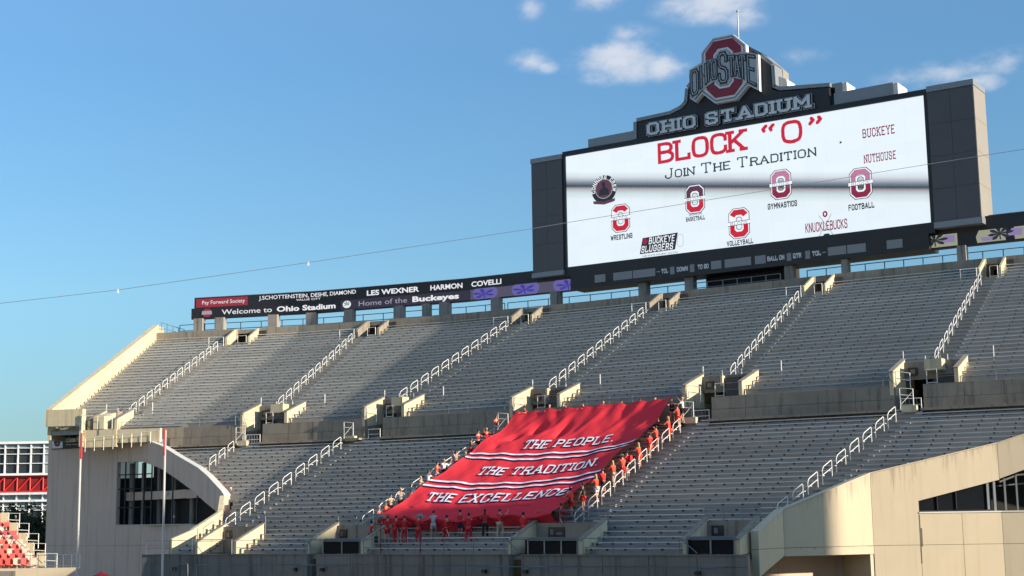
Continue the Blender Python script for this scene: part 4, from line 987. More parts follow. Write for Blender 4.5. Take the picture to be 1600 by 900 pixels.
# OHIO STADIUM
def sb_text(txt, a0, a1, z0, z1, m, off, th=.16, serif=0, rnd=False, gap=.28, wide=1.0, res=.03, small=None, grow=0, name='lettering', depth=None, italic=0.0):
    sg, w = layout(txt, th, serif, rnd, gap, wide, small); sx = (a1-a0)/w; sz = (z1-z0)
    fn = lambda x, y: SB(a0+x*sx+italic*y*sz, z0+y*sz, off)
    if sz < .45: stuff(put_runs(raster(sg, w, th+grow, res), fn, name, m, sb)); return
    for cg in char_groups(txt, th, serif, rnd, gap, wide, small): put_runs(raster(cg, w, th+grow, res), fn, 'letter', m, sb)
sb_text('OHIO STADIUM', 13.75, 30.2, 43.02, 44.02, M['ogrey'], -.40, .22, .15, False, .42, 1.0, .03, grow=.24)
sb_text('OHIO STADIUM', 13.75, 30.2, 43.02, 44.02, M['black'], -.43, .22, .15, False, .42, 1.0, .03, grow=.13)
sb_text('OHIO STADIUM', 13.75, 30.2, 43.04, 44.04, M['silver'], -.50, .22, .15, False, .42, 1.0, .025)
# crest
plate = [(19.74, 49.1), (19.78, 49.98), (21.03, 51.23), (23.12, 51.23), (24.41, 49.95), (24.42, 49.21), (25.62, 48.75), (25.6, 45.24), (24.46, 45.99), (23.19, 44.83), (21.03, 44.83), (19.75, 45.99), (18.97, 45.31), (18.45, 45.75), (18.45, 48.55)]
ext('crest_plate', 'olight', plate, -.75, -.16)
def inset(poly, d):
    n = len(poly); out = []
    ar = sum(poly[i][0]*poly[(i+1) % n][1]-poly[(i+1) % n][0]*poly[i][1] for i in range(n)); sg = 1 if ar > 0 else -1
    for i in range(n):
        p0, p1, p2 = Vector(poly[i-1]), Vector(poly[i]), Vector(poly[(i+1) % n])
        e1 = (p1-p0).normalized(); e2 = (p2-p1).normalized(); n1 = Vector((-e1.y, e1.x))*sg; n2 = Vector((-e2.y, e2.x))*sg
        b = (n1+n2); k = d/max(.3, b.dot(n1)); out.append(tuple(p1+b*k))
    return out
ext('crest_plate_face', 'trim', inset(plate, .12), -.78, -.751)
ext('crest_plate_line', 'olight', inset(plate, .30), -.80, -.781)
SBc = lambda off: (lambda a, z: SB(a, z, off))
cx, cz = 22.11, 48.07
ext('crest_ring', 'ored', inset([(cx-1.85, cz-1.8), (cx-.98, cz-2.76), (cx+.98, cz-2.76), (cx+1.85, cz-1.8), (cx+1.85, cz+1.8), (cx+.98, cz+2.76), (cx-.98, cz+2.76), (cx-1.85, cz+1.8)], 0.0), -.84, -.801)
ext('crest_counter', 'olight', [(cx-1.0, cz-1.45), (cx-.5, cz-1.95), (cx+.5, cz-1.95), (cx+1.0, cz-1.45), (cx+1.0, cz+1.45), (cx+.5, cz+1.95), (cx-.5, cz+1.95), (cx-1.0, cz+1.45)], -.86, -.841)
ext('crest_counter', 'trim', [(cx-.78, cz-1.36), (cx-.4, cz-1.75), (cx+.4, cz-1.75), (cx+.78, cz-1.36), (cx+.78, cz+1.36), (cx+.4, cz+1.75), (cx-.4, cz+1.75), (cx-.78, cz+1.36)], -.88, -.861)
band = [(18.55, 48.5), (18.55, 45.82), (18.97, 45.48), (19.75, 46.3), (21.2, 46.95), (21.6, 46.4), (22.6, 46.4), (23.0, 46.95), (24.46, 46.4), (25.52, 45.45), (25.52, 48.7), (24.2, 49.25), (22.8, 49.3), (22.6, 49.75), (21.6, 49.75), (21.4, 49.2), (20.2, 49.05)]
ext('crest_band', 'ogrey', band, -.92, -.881)
for ch, a0, a1, zb0, zb1, zt0, zt1 in (('O', 18.72, 19.4, 45.95, 46.15, 48.25, 48.4), ('H', 19.78, 20.3, 46.55, 46.9, 48.55, 48.75), ('I', 20.55, 20.62, 47.05, 47.1, 48.85, 48.9), ('O', 20.92, 21.38, 47.15, 47.2, 48.95, 49.0),
                                 ('S', 21.70, 22.45, 46.7, 46.7, 49.45, 49.45), ('T', 22.72, 23.2, 47.15, 47.1, 49.05, 49.0), ('A', 23.28, 23.75, 47.1, 46.95, 48.95, 48.9), ('T', 23.8, 24.3, 46.9, 46.6, 48.9, 48.8), ('E', 24.62, 25.3, 46.3, 45.85, 48.75, 48.55)):
    sg, w = layout(ch, .2)
    th = .17/((zt0-zb0+zt1-zb1)/2)*1.0
    sx = (a1-a0)/max(w, .07)
    for grow, mt_, off in ((.30, 'black', -.94), (.02, 'ogrey', -.97)):
        # draw in real units: scale x so that stroke widths are even
        sg2 = [(x0*sx, y0*2.3, x1*sx, y1*2.3) for x0, y0, x1, y1 in sg]
        sgn = [(x0/2.3, y0/2.3, x1/2.3, y1/2.3) for x0, y0, x1, y1 in sg2]
        runs = raster(sgn, (a1-a0)/2.3, (.07+grow*.9)/2.3*1.0, .012)
        def fn(x, y, off=off):
            A = a0+x*2.3; k = min(max((A-a0)/max(a1-a0, .01), -.2), 1.2)
            zb = zb0+(zb1-zb0)*k; zt = zt0+(zt1-zt0)*k; return SB(A, zb+y*(zt-zb), off)
        put_runs(runs, fn, 'crest_letter', M[mt_], sb)
m = MB(); m.tube([SB(23.1, 51.0, .6), SB(23.1, 53.8, .6)], .06, 6); m.ball(SB(23.1, 53.85, .6), .13, .13, .13); m.build('lightning_mast', M['trim'], sb)
# screen content
so_ = -.03
sb_text('BLOCK', 14.6, 23.5, 40.2, 41.95, M['t_red'], so_, .19, .15, True, .25, 1.12, .02)
sb_text('<O>', 25.4, 31.1, 40.15, 42.0, M['t_red'], so_, .18, 0, True, .5, 1.35, .02)
sb_text('JOIN THE TRADITION', 15.2, 30.4, 38.5, 39.4, M['t_dark'], so_, .13, .09, True, .36, 1.1, .03, small=.78)
def blockO(a, z, k=1.0, top='t_red', bot='t_red', word=True):
    w, h = .86*k, 1.2*k
    F = lambda off: (lambda x, y: SB(x, y, off))
    octring(F(-.030), a, z, w+.1, h+.1, .22*k, .5*k, .42*k, .12*k, 'logo_outline', M['t_black'], sb)
    octring(F(-.042), a, z, w+.04, h+.04, .27*k, .55*k, .40*k, .14*k, 'logo_white', M['t_white'], sb)
    # upper and lower half in their own colour
    def oc(w, h, c): return [(-w+c, -h), (w-c, -h), (w, -h+c), (w, h-c), (w-c, h), (-w+c, h), (-w, h-c), (-w, -h+c)]
    o = oc(w-.05, h-.05, .37*k); q = oc(.40*k, .70*k, .18*k)
    for part, mt_ in ((((0, 1), (1, 2), (7, 0)), bot), (((3, 4), (4, 5), (5, 6)), top)):
        mb = MB()
        for i, j in part: mb.quad(F(-.054)(a+o[i][0], z+o[i][1]), F(-.054)(a+o[j][0], z+o[j][1]), F(-.054)(a+q[j][0], z+q[j][1]), F(-.054)(a+q[i][0], z+q[i][1]))
        # sides
        if mt_ == bot:
            mb.quad(F(-.054)(a+o[2][0], z+o[2][1]), F(-.054)(a+o[2][0], z), F(-.054)(a+q[2][0], z), F(-.054)(a+q[2][0], z+q[2][1]))
            mb.quad(F(-.054)(a+o[7][0], z+o[7][1]), F(-.054)(a+q[7][0], z+q[7][1]), F(-.054)(a+q[7][0], z), F(-.054)(a+o[7][0], z))
        else:
            mb.quad(F(-.054)(a+o[3][0], z+o[3][1]), F(-.054)(a+q[3][0], z+q[3][1]), F(-.054)(a+q[3][0], z), F(-.054)(a+o[3][0], z))
            mb.quad(F(-.054)(a+o[6][0], z+o[6][1]), F(-.054)(a+o[6][0], z), F(-.054)(a+q[6][0], z), F(-.054)(a+q[6][0], z+q[6][1]))
        mb.build('logo_ring', M[mt_], sb)['kind'] = 'stuff'
    for (dz, hh3, mt_, off) in ((0, .18, 't_black', -.062), (0, .14, 't_white', -.072)):
        mb = MB(); mb.quad(SB(a-w-.16*k, z-hh3*k+dz, off), SB(a+w+.16*k, z-hh3*k+dz+.05, off), SB(a+w+.16*k, z+hh3*k+dz+.05, off), SB(a-w-.16*k, z+hh3*k+dz, off)); mb.build('logo_band', M[mt_], sb)
    sb_text('BLOCK', a-.75*k, a+.75*k, z-.11*k, z+.14*k, M['t_grey'], -.082, .16, .1, False, .45, 1, .06)
blockO(10.14, 35.26, 1.08); sb_text('WRESTLING', 9.0, 11.35, 33.2, 33.62, M['t_black'], so_, .25, 0, False, .38, 1, .04)
blockO(18.24, 36.1, 1.08, 't_band', 't_red'); sb_text('WOMENS', 17.55, 18.9, 34.55, 34.7, M['t_black'], so_, .16, 0, False, .3, 1, .08); sb_text('BASKETBALL', 17.25, 19.2, 34.05, 34.4, M['t_black'], so_, .25, 0, False, .38, 1, .04)
blockO(22.69, 33.2, 1.12); sb_text('VOLLEYBALL', 21.4, 24.0, 31.2, 31.6, M['t_black'], so_, .25, 0, False, .38, 1, .04)
blockO(27.0, 36.3, 1.08, 't_pink', 't_crimson'); sb_text('GYMNASTICS', 25.65, 28.45, 34.15, 34.6, M['t_black'], so_, .25, 0, False, .38, 1, .04)
blockO(34.55, 35.35, 1.1, 't_pink', 't_crimson'); sb_text('FOOTBALL', 33.35, 35.65, 33.05, 33.5, M['t_black'], so_, .25, 0, False, .38, 1, .04)
sb_text('BUCKEYE', 35.0, 37.85, 39.45, 40.15, M['t_crimson'], so_, .17, .12, False, .42, 1, .035)
sb_text('NUTHOUSE', 35.0, 37.85, 37.15, 37.8, M['t_crimson'], so_, .17, .12, False, .42, 1, .035)
sb_text('KNUCKLEBUCKS', 29.2, 33.1, 31.55, 32.3, M['t_crimson'], so_, .17, 0, False, .3, .9, .04)
disc(SBc(-.03), 31.1, 33.0, .24, .3, 'puck_emblem', M['t_crimson'], sb, 10); disc(SBc(-.045), 31.1, 33.0, .09, .14, 'puck_emblem', M['t_white'], sb, 8)
m = MB()
for a0, z0, a1, z1 in ((30.4, 31.0, 31.7, 32.95), (31.8, 31.0, 30.5, 32.95)):
    dx, dz = a1-a0, z1-z0; L = math.hypot(dx, dz); nx, nz_ = -dz/L*.03, dx/L*.03
    m.quad(SB(a0-nx, z0-nz_, -.022-(.004 if a0 > 31 else 0)), SB(a1-nx, z1-nz_, -.022-(.004 if a0 > 31 else 0)), SB(a1+nx, z1+nz_, -.022-(.004 if a0 > 31 else 0)), SB(a0+nx, z0+nz_, -.022-(.004 if a0 > 31 else 0)))
m.build('crossed_sticks', M['t_grey'], sb); disc(SBc(-.03), 31.15, 31.12, .32, .1, 'puck', M['t_black'], sb, 10)
ext('sluggers_plate', 't_black', [(12.15, 31.45), (12.5, 33.0), (16.3, 33.1), (15.95, 31.5)], -.03, -.001)
sb_text('BUCKEYE', 13.2, 15.9, 32.35, 32.9, M['t_white'], -.05, .19, 0, False, .42, 1, .035, italic=.15)
sb_text('SLUGGERS', 12.35, 15.7, 31.6, 32.15, M['t_white'], -.05, .19, 0, False, .42, 1, .035, italic=.15)
disc(SBc(-.05), 12.75, 32.65, .3, .32, 'ball_emblem', M['t_crimson'], sb, 12)
octring(SBc(-.03), 16.55, 32.3, .32, .62, .28, .58, .2, .18, 'ball_outline', M['t_grey'], sb)
sb_text('OHIO STATE STUDENT SECTION', 12.4, 16.2, 31.15, 31.28, M['t_black'], so_, .16, 0, False, .3, 1, .1)
# round crew emblem
disc(SBc(-.03), 8.35, 38.4, 1.42, 1.42, 'crew_emblem', M['t_black'], sb, 32); disc(SBc(-.042), 8.35, 38.45, 1.0, 1.0, 'crew_emblem', M['t_grey'], sb, 28)
disc(SBc(-.05), 8.35, 38.45, .93, .93, 'crew_emblem', M['t_band'], sb, 28)
m = MB(); m.v = [tuple(SB(a, z, -.062)) for a, z in ((7.75, 37.8), (8.95, 37.8), (8.85, 38.35), (8.5, 38.6), (8.5, 39.0), (8.28, 39.2), (8.12, 39.0), (8.2, 38.6), (7.85, 38.35))]; m.f = [tuple(range(9))]; m.build('crew_figure', M['t_black'], sb)
m = MB(); m.quad(SB(7.1, 37.35, -.07), SB(8.35, 37.15, -.07), SB(8.35, 36.85, -.07), SB(7.15, 37.05, -.07)); m.quad(SB(8.35, 37.15, -.07), SB(9.6, 37.35, -.07), SB(9.55, 37.05, -.07), SB(8.35, 36.85, -.07)); m.build('crew_scroll', M['t_band'], sb)
for k, ch in enumerate('CONNORS CREW'):
    if ch == ' ': continue
    ang = R_(188-k*17.9); sg, w = layout(ch, .2); runs = raster(sg, w, .22, .08); hgt = .30
    r_, tt = 1.21, ang-math.pi/2
    def fn(x, y, ang=ang, tt=tt, w=w):
        lx, ly = (x-w/2)*hgt, (y-.5)*hgt; return SB(8.35+1.21*math.cos(ang)+lx*math.cos(tt)-ly*math.sin(tt), 38.4+1.21*math.sin(ang)+lx*math.sin(tt)+ly*math.cos(tt), -.05)
    put_runs(runs, fn, 'crew_letter', M['t_white'], sb)
m = MB(); m.quad(SB(32.8, 39.25, -.03), SB(32.98, 39.25, -.03), SB(32.98, 39.43, -.03), SB(32.8, 39.43, -.03)); m.build('dead_pixel', M['t_black'], sb)
# info band
for a0, a1 in ((7.2, 8.4), (9.3, 11.4), (11.5, 13.9), (19.8, 20.85), (21.2, 23.85), (24.25, 25.3), (31.3, 33.0), (33.1, 34.8), (36.7, 38.1)):
    ext('display_window', 'led_dim', rect(a0, 29.12, a1, 29.88), -.31, -.281)
for a0, a1 in ((15.5, 15.95), (17.6, 18.05), (27.37, 27.8), (29.15, 29.6)):
    ext('digit_window', 'led_dim', rect(a0, 29.08, a1, 29.8), -.31, -.281)
for tx, a0, a1 in (('TOL', 14.6, 15.25), ('DOWN', 16.25, 17.35), ('TO GO', 18.45, 19.5), ('BALL ON', 25.5, 27.1), ('QTR', 28.0, 28.75), ('TOL', 29.85, 30.6)):
    sb_text(tx, a0, a1, 29.3, 29.66, M['silver'], -.30, .26, 0, False, .35, 1, .05)
ext('dash_mark', 'ogrey', rect(14.05, 29.45, 14.4, 29.52), -.30, -.281); ext('dash_mark', 'ogrey', rect(30.75, 29.45, 31.1, 29.52), -.30, -.281)

# ------------------------------------------------------------------ banner
BS0, BS1, BO0, BO1 = -29.9, -15.45, -18.0, -1.05
def zban(off):
    return zdeck(off)+1.1+.55*max(0, (off+3.5)/2.5)**1.5
def ban(x, y, lift=0.0):
    """x across 0..1, y up 0..1"""
    ex = min(x, 1-x); ey = min(y, 1-y)
    off = BO0+(BO1-BO0)*y; s = BS0+(BS1-BS0)*x
    off += .25*math.sin(x*9.4+1)*(1 if y < .12 else .3) - (.35*math.sin(math.pi*x) if y > .5 else 0)*(y-.5)*0
    s += .18*math.sin(y*15)*(1-2*x)
    sag = -.42*(4*x*(1-x))**.6*(4*y*(1-y))**.5
    w = .035*math.sin(x*21+y*5)*math.sin(y*11+1.3)+.02*math.sin(x*7-y*31+.6)+.025*math.sin(x*43+y*17)
    cor = .07*math.sin((x*.8+y)*26)*max(0, 1-ex*9)+.07*math.sin(x*58)*max(0, 1-(1-y)*12)+.10*math.sin(x*31+2)*max(0, 1-y*12)
    pucker = -.85*math.exp(-((x-.24)**2/.0010+(y-.905)**2/.0009))-.62*math.exp(-((x-.41)**2/.0007+(y-.88)**2/.0018))-.4*math.exp(-((x-.13)**2/.0012+(y-.84)**2/.0012))-.15*math.exp(-((x-.10)**2/.0004+(y-.74)**2/.0004))+.009*math.sin((x*2.1+y*.7)*47)*math.sin((x*.6-y*1.9)*29)
    rx = max(0.0, (x-.70)/.30); rise = .62*rx**1.5*(.12+.88*y**.7)+.05*math.sin(y*34+x*8)*rx+.08*max(0, math.sin((x*1.3-y)*24))**4*max(0, min(1, (y-.79)*12))+.36*math.sin(math.pi*x)*y**7
    return W(s, off, zban(off)+sag+w+cor+pucker+rise+.12+lift)
bn = thing('banner', W(-22.7, -10, zdeck(-10)), 'huge scarlet cloth banner with white words held over the lower benches by people', 'banner')
mb = MB(); NX, NY = 120, 130
for j in range(NY+1):
    for i in range(NX+1): mb.v.append(tuple(ban(i/NX, j/NY)))
for j in range(NY):
    for i in range(NX): k = j*(NX+1)+i; mb.f.append((k, k+1, k+NX+2, k+NX+1))
# hanging front edge
base = len(mb.v)
for i in range(NX+1):
    x = i/NX; p = ban(x, 0)
    mb.v.append(tuple(p+Vector((0, -.02, -.08))))
for i in range(NX): mb.f.append((base+i, base+i+1, i+1, i))
mb.build('cloth', M['banner'], bn, smooth=True)
dout = (W(-22, 1, 0)-W(-22, 0, 0)).normalized()
mb = MB()
for i in range(NX+1):
    x = i/NX; p = ban(x, 0)
    for k in range(5): mb.v.append(tuple(p+dout*(.16*k)+Vector((.02*math.sin(x*60+k), 0, -.07-(.62+.10*math.sin(x*19)+.05*math.sin(x*53))*k/4))))
for i in range(NX):
    for k in range(4): a = i*5+k; mb.f.append((a, a+1, a+6, a+5))
mb.build('hanging_edge', M['banner'], bn, smooth=True)
def ban_text(txt, x0, x1, y0, y1, ital=.012):
    sg, w = layout(txt, .17, .14, False, .42, 1.12)
    for cg in char_groups(txt, .17, .13, False, .42, 1.12, None):
        for grow, mt_, lift, dx, dy in ((.02, 'bshade', .05, .002, -.003), (0, 'bwhite', .08, 0, 0)):
            put_runs(raster(cg, w, .165+grow, .03), lambda x, y: ban(x0+(x1-x0)*x/w-y*.018+dx, y0+(y1-y0)*y+dy, lift), 'letter', M[mt_], bn, maxw=.13)
ban_text('THE PEOPLE.', .29, .81, .715, .785)
ban_text('THE TRADITION.', .215, .915, .45, .52)
ban_text('THE EXCELLENCE.', .13, .955, .18, .25)
def stripe(y0, y1, mt_, lift):
    mb = MB(); n = 140
    for i in range(n+1): mb.v += [tuple(ban(.004+.99*i/n, y0, lift)), tuple(ban(.004+.99*i/n, y1, lift))]
    for i in range(n): mb.f.append((2*i, 2*i+2, 2*i+3, 2*i+1))
    mb.build('stripe', M[mt_], bn)
for y in (.60, .645, .31, .357):
    stripe(y-.005, y+.016, 'bshade', .05); stripe(y, y+.0135, 'bwhite', .08)

# ------------------------------------------------------------------ people
def skin_mesh(name, joints, edges, mt, sub=1, smooth=True):
    """joints: list of (pos, radius)"""
    me = bpy.data.meshes.new('tmp'); me.from_pydata([j[0] for j in joints], edges, [])
    o = bpy.data.objects.new('tmp', me); COL.objects.link(o)
    md = o.modifiers.new('s', 'SKIN'); md.use_smooth_shade = smooth; md.branch_smoothing = .6
    for v, j in zip(me.skin_vertices[0].data, joints):
        r = j[1]; v.radius = (r, r) if not isinstance(r, tuple) else r
    me.skin_vertices[0].data[0].use_root = True
    if sub: o.modifiers.new('u', 'SUBSURF').levels = sub
    dg = bpy.context.evaluated_depsgraph_get(); ev = o.evaluated_get(dg)
    out = bpy.data.meshes.new_from_object(ev); out.name = name
    out.materials.clear(); out.materials.append(mt)
    bpy.data.objects.remove(o); bpy.data.meshes.remove(me)
    return out
SKIN = [mat('skin warm', (.50, .29, .20), .6, var=.05), mat('skin tan', (.36, .20, .13), .6, var=.05), mat('skin deep', (.13, .07, .045), .6, var=.05)]
HAIR = [mat('hair brown', (.05, .028, .015), .7), mat('hair blond', (.42, .29, .13), .7), mat('hair black', (.012, .010, .010), .7)]
CL = dict(red=mat('red shirt', (.60, .02, .025), .85, var=.06), dred=mat('dark red tracksuit', (.50, .012, .02), .85, var=.06), black=mat('black cloth', (.018, .018, .02), .85), white=mat('white shirt', (.72, .72, .72), .85),
          grey=mat('grey shirt', (.36, .37, .39), .85), tan=mat('tan cloth', (.42, .33, .22), .85), orange=mat('orange red shirt', (.85, .07, .03), .85), shoe=mat('shoe', (.35, .35, .36), .7), navy=mat('navy cloth', (.03, .035, .07), .85))
def aim(p, d, L): d = Vector(d).normalized(); return Vector(p)+d*L
POSES = {  # arm dirs: (upper, fore) for left(-x) and right(+x); legs: (thigh, shin)
 'hold':  dict(lean=.10, arms=(((-.3, -.65, -.7), (.05, -1, .15)), ((.3, -.65, -.7), (-.05, -1, .15))), legs=(((-.10, -.10, -1), (0, .10, -1)), ((.10, .08, -1), (0, .16, -1)))),
 'reach': dict(lean=.16, arms=(((-.2, -.9, -.2), (0, -1, .1)), ((.35, -.6, -.75), (.1, -.9, .0))), legs=(((-.12, -.35, -1), (0, .25, -1)), ((.12, .15, -1), (0, .30, -1)))),
 'stand': dict(lean=.02, arms=(((-.28, 0, -1), (-.05, -.25, -1)), ((.28, -.1, -1), (.05, -.4, -.9))), legs=(((-.08, 0, -1), (0, .04, -1)), ((.08, 0, -1), (0, .04, -1)))),
 'wide':  dict(lean=.05, arms=(((-.95, -.2, -.25), (-.6, -.7, .1)), ((.95, -.2, -.25), (.6, -.7, .1))), legs=(((-.18, -.05, -1), (-.05, .08, -1)), ((.18, .02, -1), (.05, .1, -1)))),
 'raise': dict(lean=.05, arms=(((-.5, -.6, .1), (-.1, -.6, .8)), ((.4, -.7, -.5), (.0, -1, .2))), legs=(((-.1, -.45, -.9), (0, .25, -1)), ((.1, .05, -1), (0, .15, -1)))),
 'sit':   dict(lean=.10, arms=(((-.3, -.5, -.8), (.1, -.9, .1)), ((.3, -.5, -.8), (-.1, -.9, .1))), legs=(((-.12, -1, -.05), (0, .05, -1)), ((.12, -1, -.05), (0, .05, -1)))),
}
def make_pose(key):
    p = POSES[key]; ln = p['lean']; seat = key == 'sit'
    hz = .93 if not seat else .50
    J = []; E = []
    def add(pos, r, par=None):
        J.append((tuple(pos), r)); i = len(J)-1
        if par is not None: E.append((par, i))
        return i
    pel = Vector((0, 0, hz)); up = Vector((0, -ln, 1)).normalized()
    ipel = add(pel, (.145, .105)); wa = add(pel+up*.17, (.125, .09), ipel); chs = add(pel+up*.36, (.155, .105), wa)
    nb = add(pel+up*.51, (.085, .075), chs); nk = add(pel+up*.58, .052, nb); hd = add(pel+up*.66+Vector((0, -.02, 0)), (.072, .085), nk); ht = add(pel+up*.77+Vector((0, -.02, 0)), (.066, .075), hd)
    nose = add(pel+up*.67+Vector((0, -.115, 0)), .015, hd)
    arms = []; legs = []
    for sgn, (ua, fa_) in zip((-1, 1), p['arms']):
        sh = add(pel+up*.46+Vector((sgn*.17, 0, 0)), .062, chs); el = aim(J[sh][0], ua, .28); ie = add(el, .042, sh); wr = aim(el, fa_, .25); iw = add(wr, .027, ie)
        pm = aim(wr, fa_, .07); ip = add(pm, (.035, .018), iw); side = Vector(fa_).normalized().cross(Vector((0, 0, 1))).normalized()
        for k, L in zip((-1.5, -.5, .5, 1.5), (.07, .085, .08, .062)):
            f1 = pm+side*k*.019+Vector(fa_).normalized()*L*.5; i1 = add(f1, .009, ip); add(f1+(Vector(fa_).normalized()+Vector((0, 0, -.6))).normalized()*L*.5, .008, i1)
        add(wr+Vector(fa_).normalized()*.04+side*(-sgn)*.05, .011, iw)
        arms.append((Vector(J[sh][0]), el, wr, fa_))
    for sgn, (tg, shn) in zip((-1, 1), p['legs']):
        hip = add(pel+Vector((sgn*.085, 0, -.05)), .092, ipel); kn = aim(J[hip][0], tg, .43); ik = add(kn, .058, hip); an = aim(kn, shn, .40); ia = add(an, .038, ik)
        he = add(an+Vector((0, .01, -.045)), .035, ia); add(an+Vector((0, -.15, -.055)), .03, he); legs.append((Vector(J[hip][0]), kn, an))
    low = min(j[0][2] for j in J)-.03
    D = Vector((0, 0, -low))
    def sh_(v): return tuple(Vector(v)+D)
    J = [(sh_(q), r) for q, r in J]
    out = {}
    out['body'] = skin_mesh('person_body', J, E, SKIN[0])
    # shirt
    pl = pel+D; S = [(tuple(pl-up*.04), (.165, .125)), (tuple(pl+up*.17), (.148, .112)), (tuple(pl+up*.36), (.178, .128)), (tuple(pl+up*.49), (.11, .095))]; SE = [(0, 1), (1, 2), (2, 3)]
    for a, (s0, el, wr, fa_) in zip((-1, 1), arms):
        s0 = s0+D; el = el+D; k = len(S); S += [(tuple(s0), .082), (tuple(s0.lerp(el, .62)), .066)]; SE += [(2, k), (k, k+1)]
    out['shirt'] = skin_mesh('person_shirt', S, SE, CL['red'])
    S2 = list(S); SE2 = list(SE)
    for q, (s0, el, wr, fa_) in zip((4, 6), arms):
        k = len(S2); S2 += [(tuple(el+D), .058), (tuple((el.lerp(wr, .9))+D), .045)]; SE2 += [(q+1, k), (k, k+1)]
    out['jacket'] = skin_mesh('person_jacket', S2, SE2, CL['dred'])
    for nm, f in (('shorts', .72), ('trousers', 1.0)):
        S = [(tuple(pl), (.168, .13))]; SE = []
        for (h0, kn, an) in legs:
            h0 = h0+D; kn = kn+D; an = an+D; k = len(S)
            if f < 1: S += [(tuple(h0), .112), (tuple(h0.lerp(kn, f)), .095)]; SE += [(0, k), (k, k+1)]
            else: S += [(tuple(h0), .112), (tuple(kn), .08), (tuple(kn.lerp(an, .93)), .066)]; SE += [(0, k), (k, k+1), (k+1, k+2)]
        out[nm] = skin_mesh('person_'+nm, S, SE, CL['black'])
    hc = pl+up*.715+Vector((0, .0, 0))
    m = MB(); m.ball(hc+Vector((0, .018, .028)), .088, .10, .10, 10, 6); out['hair'] = m.mesh('person_hair', HAIR[0], smooth=True)
    m = MB(); m.ball(hc+Vector((0, .018, .028)), .09, .10, .10, 10, 6); m.ball(hc+Vector((0, .085, -.13)), .065, .04, .17, 8, 6); out['long_hair'] = m.mesh('person_long_hair', HAIR[0], smooth=True)
    m = MB(); m.ball(hc+Vector((0, .0, .055)), .093, .108, .075, 10, 5); m.box(hc.x-.07, hc.y-.19, hc.z+.035, hc.x+.07, hc.y-.06, hc.z+.05); out['cap'] = m.mesh('person_cap', CL['white'], smooth=True)
    m = MB()
    for (h0, kn, an) in legs: a = an+D; m.ball(a+Vector((0, -.06, -.055)), .05, .15, .05, 8, 5)
    out['shoes'] = m.mesh('person_shoes', CL['shoe'], smooth=True)
    m = MB()
    for sg_, (h0, kn, an) in zip((-1, 1), legs):
        h0, kn, an = h0+D, kn+D, an+D; dx = Vector((sg_*.085, 0, 0)); m.tube([h0+dx*1.3, kn+dx, an.lerp(kn, .08)+dx*.85], .018, 4)
    out['stripe'] = m.mesh('person_stripe', CL['white'])
    m = MB()
    for sg_ in (-1, 1): m.ball(hc+Vector((sg_*.03, -.098, -.01)), .011, .007, .008, 6, 4)
    out['eyes'] = m.mesh('person_eyes', CL['black'])
    m = MB(); m.box(-.15, .11, pl.z+.15, .15, .25, pl.z+.5); out['backpack'] = m.mesh('person_backpack', CL['red'])
    return out
PM = {k: make_pose(k) for k in POSES}
gB, gR = 'people below the banner', 'people along the right banner edge'
def person(pose, s, off, face, label, top='red', bot='black', tc_='shirt', bc='shorts', hair=0, skin=0, hr='hair', extra=(), cap=None, group=None, scale=1.0, dz=0.0):
    """face: angle in degrees, 0 = facing the field, 90 = facing +s (right along the rows)"""
    p = W(s, off, ztread(off)+dz+.01); h = float(np.interp(s, SS, hh))
    e = bpy.data.objects.new('person', None); COL.objects.link(e); e.location = p; e.rotation_euler = (0, 0, h+R_(face)); e.scale = (scale,)*3
    if group == gB or group == gR: e.scale = (scale*1.07,)*3
    e.empty_display_size = .3; tag(e, label, 'person', group)
    def part(nm, key, m):
        o = bpy.data.objects.new(nm, PM[pose][key]); COL.objects.link(o); o.parent = e
        o.material_slots[0].link = 'OBJECT'; o.material_slots[0].material = m; return o
    part('body', 'body', SKIN[skin])
    part('shirt' if tc_ == 'shirt' else 'jacket', tc_, CL[top]); part(bc, bc, CL[bot])
    part('hair', hr, HAIR[hair]); part('shoes', 'shoes', CL['shoe']); part('eyes', 'eyes', CL['black'])
    for x in extra: part(x, x, CL['white'] if x == 'stripe' else CL['red'])
    if cap: part('cap', 'cap', CL[cap])
    return e
gB, gR, gL, gT = 'people below the banner', 'people along the right banner edge', 'people along the left banner edge', 'people along the top banner edge'
ord_ = ['first', 'second', 'third', 'fourth', 'fifth', 'sixth', 'seventh', 'eighth', 'ninth', 'tenth', 'eleventh', 'twelfth', 'thirteenth', 'fourteenth', 'fifteenth', 'sixteenth', 'seventeenth']
P_ = person
P_('stand', -29.2, -19.35, 150, 'person in dark red with a black bag, far left below the banner', 'dred', 'black', hair=2, group=gB)
P_('hold', -28.1, -18.95, 190, 'person in red shirt and shorts directly right of the bag carrier, below the banner', 'dred', 'dred', hair=0, group=gB)
P_('hold', -27.4, -18.9, 170, 'person in red tracksuit with white leg stripes just left of the left pole', 'dred', 'dred', 'jacket', 'trousers', 2, group=gB, extra=('stripe',))
P_('hold', -26.6, -18.9, 205, 'person in red tracksuit with white stripes just right of the left pole', 'dred', 'dred', 'jacket', 'trousers', 0, group=gB, extra=('stripe',))
P_('hold', -25.35, -18.9, 180, 'person in red tracksuit seen from behind, midway between the two poles', 'dred', 'dred', 'jacket', 'trousers', 0, group=gB)
P_('reach', -24.5, -18.3, 215, 'person in grey shirt and pale shorts left of the right pole, below the banner', 'grey', 'grey', hair=0, skin=1, group=gB)
P_('reach', -23.2, -18.7, 150, 'person in red with striped trousers directly right of the right pole', 'dred', 'dred', 'jacket', 'trousers', 2, group=gB, extra=('stripe',))
P_('stand', -22.6, -17.9, 180, 'person in red shirt and navy shorts, half hidden below the banner edge', 'red', 'navy', hair=2, skin=1, group=gB)
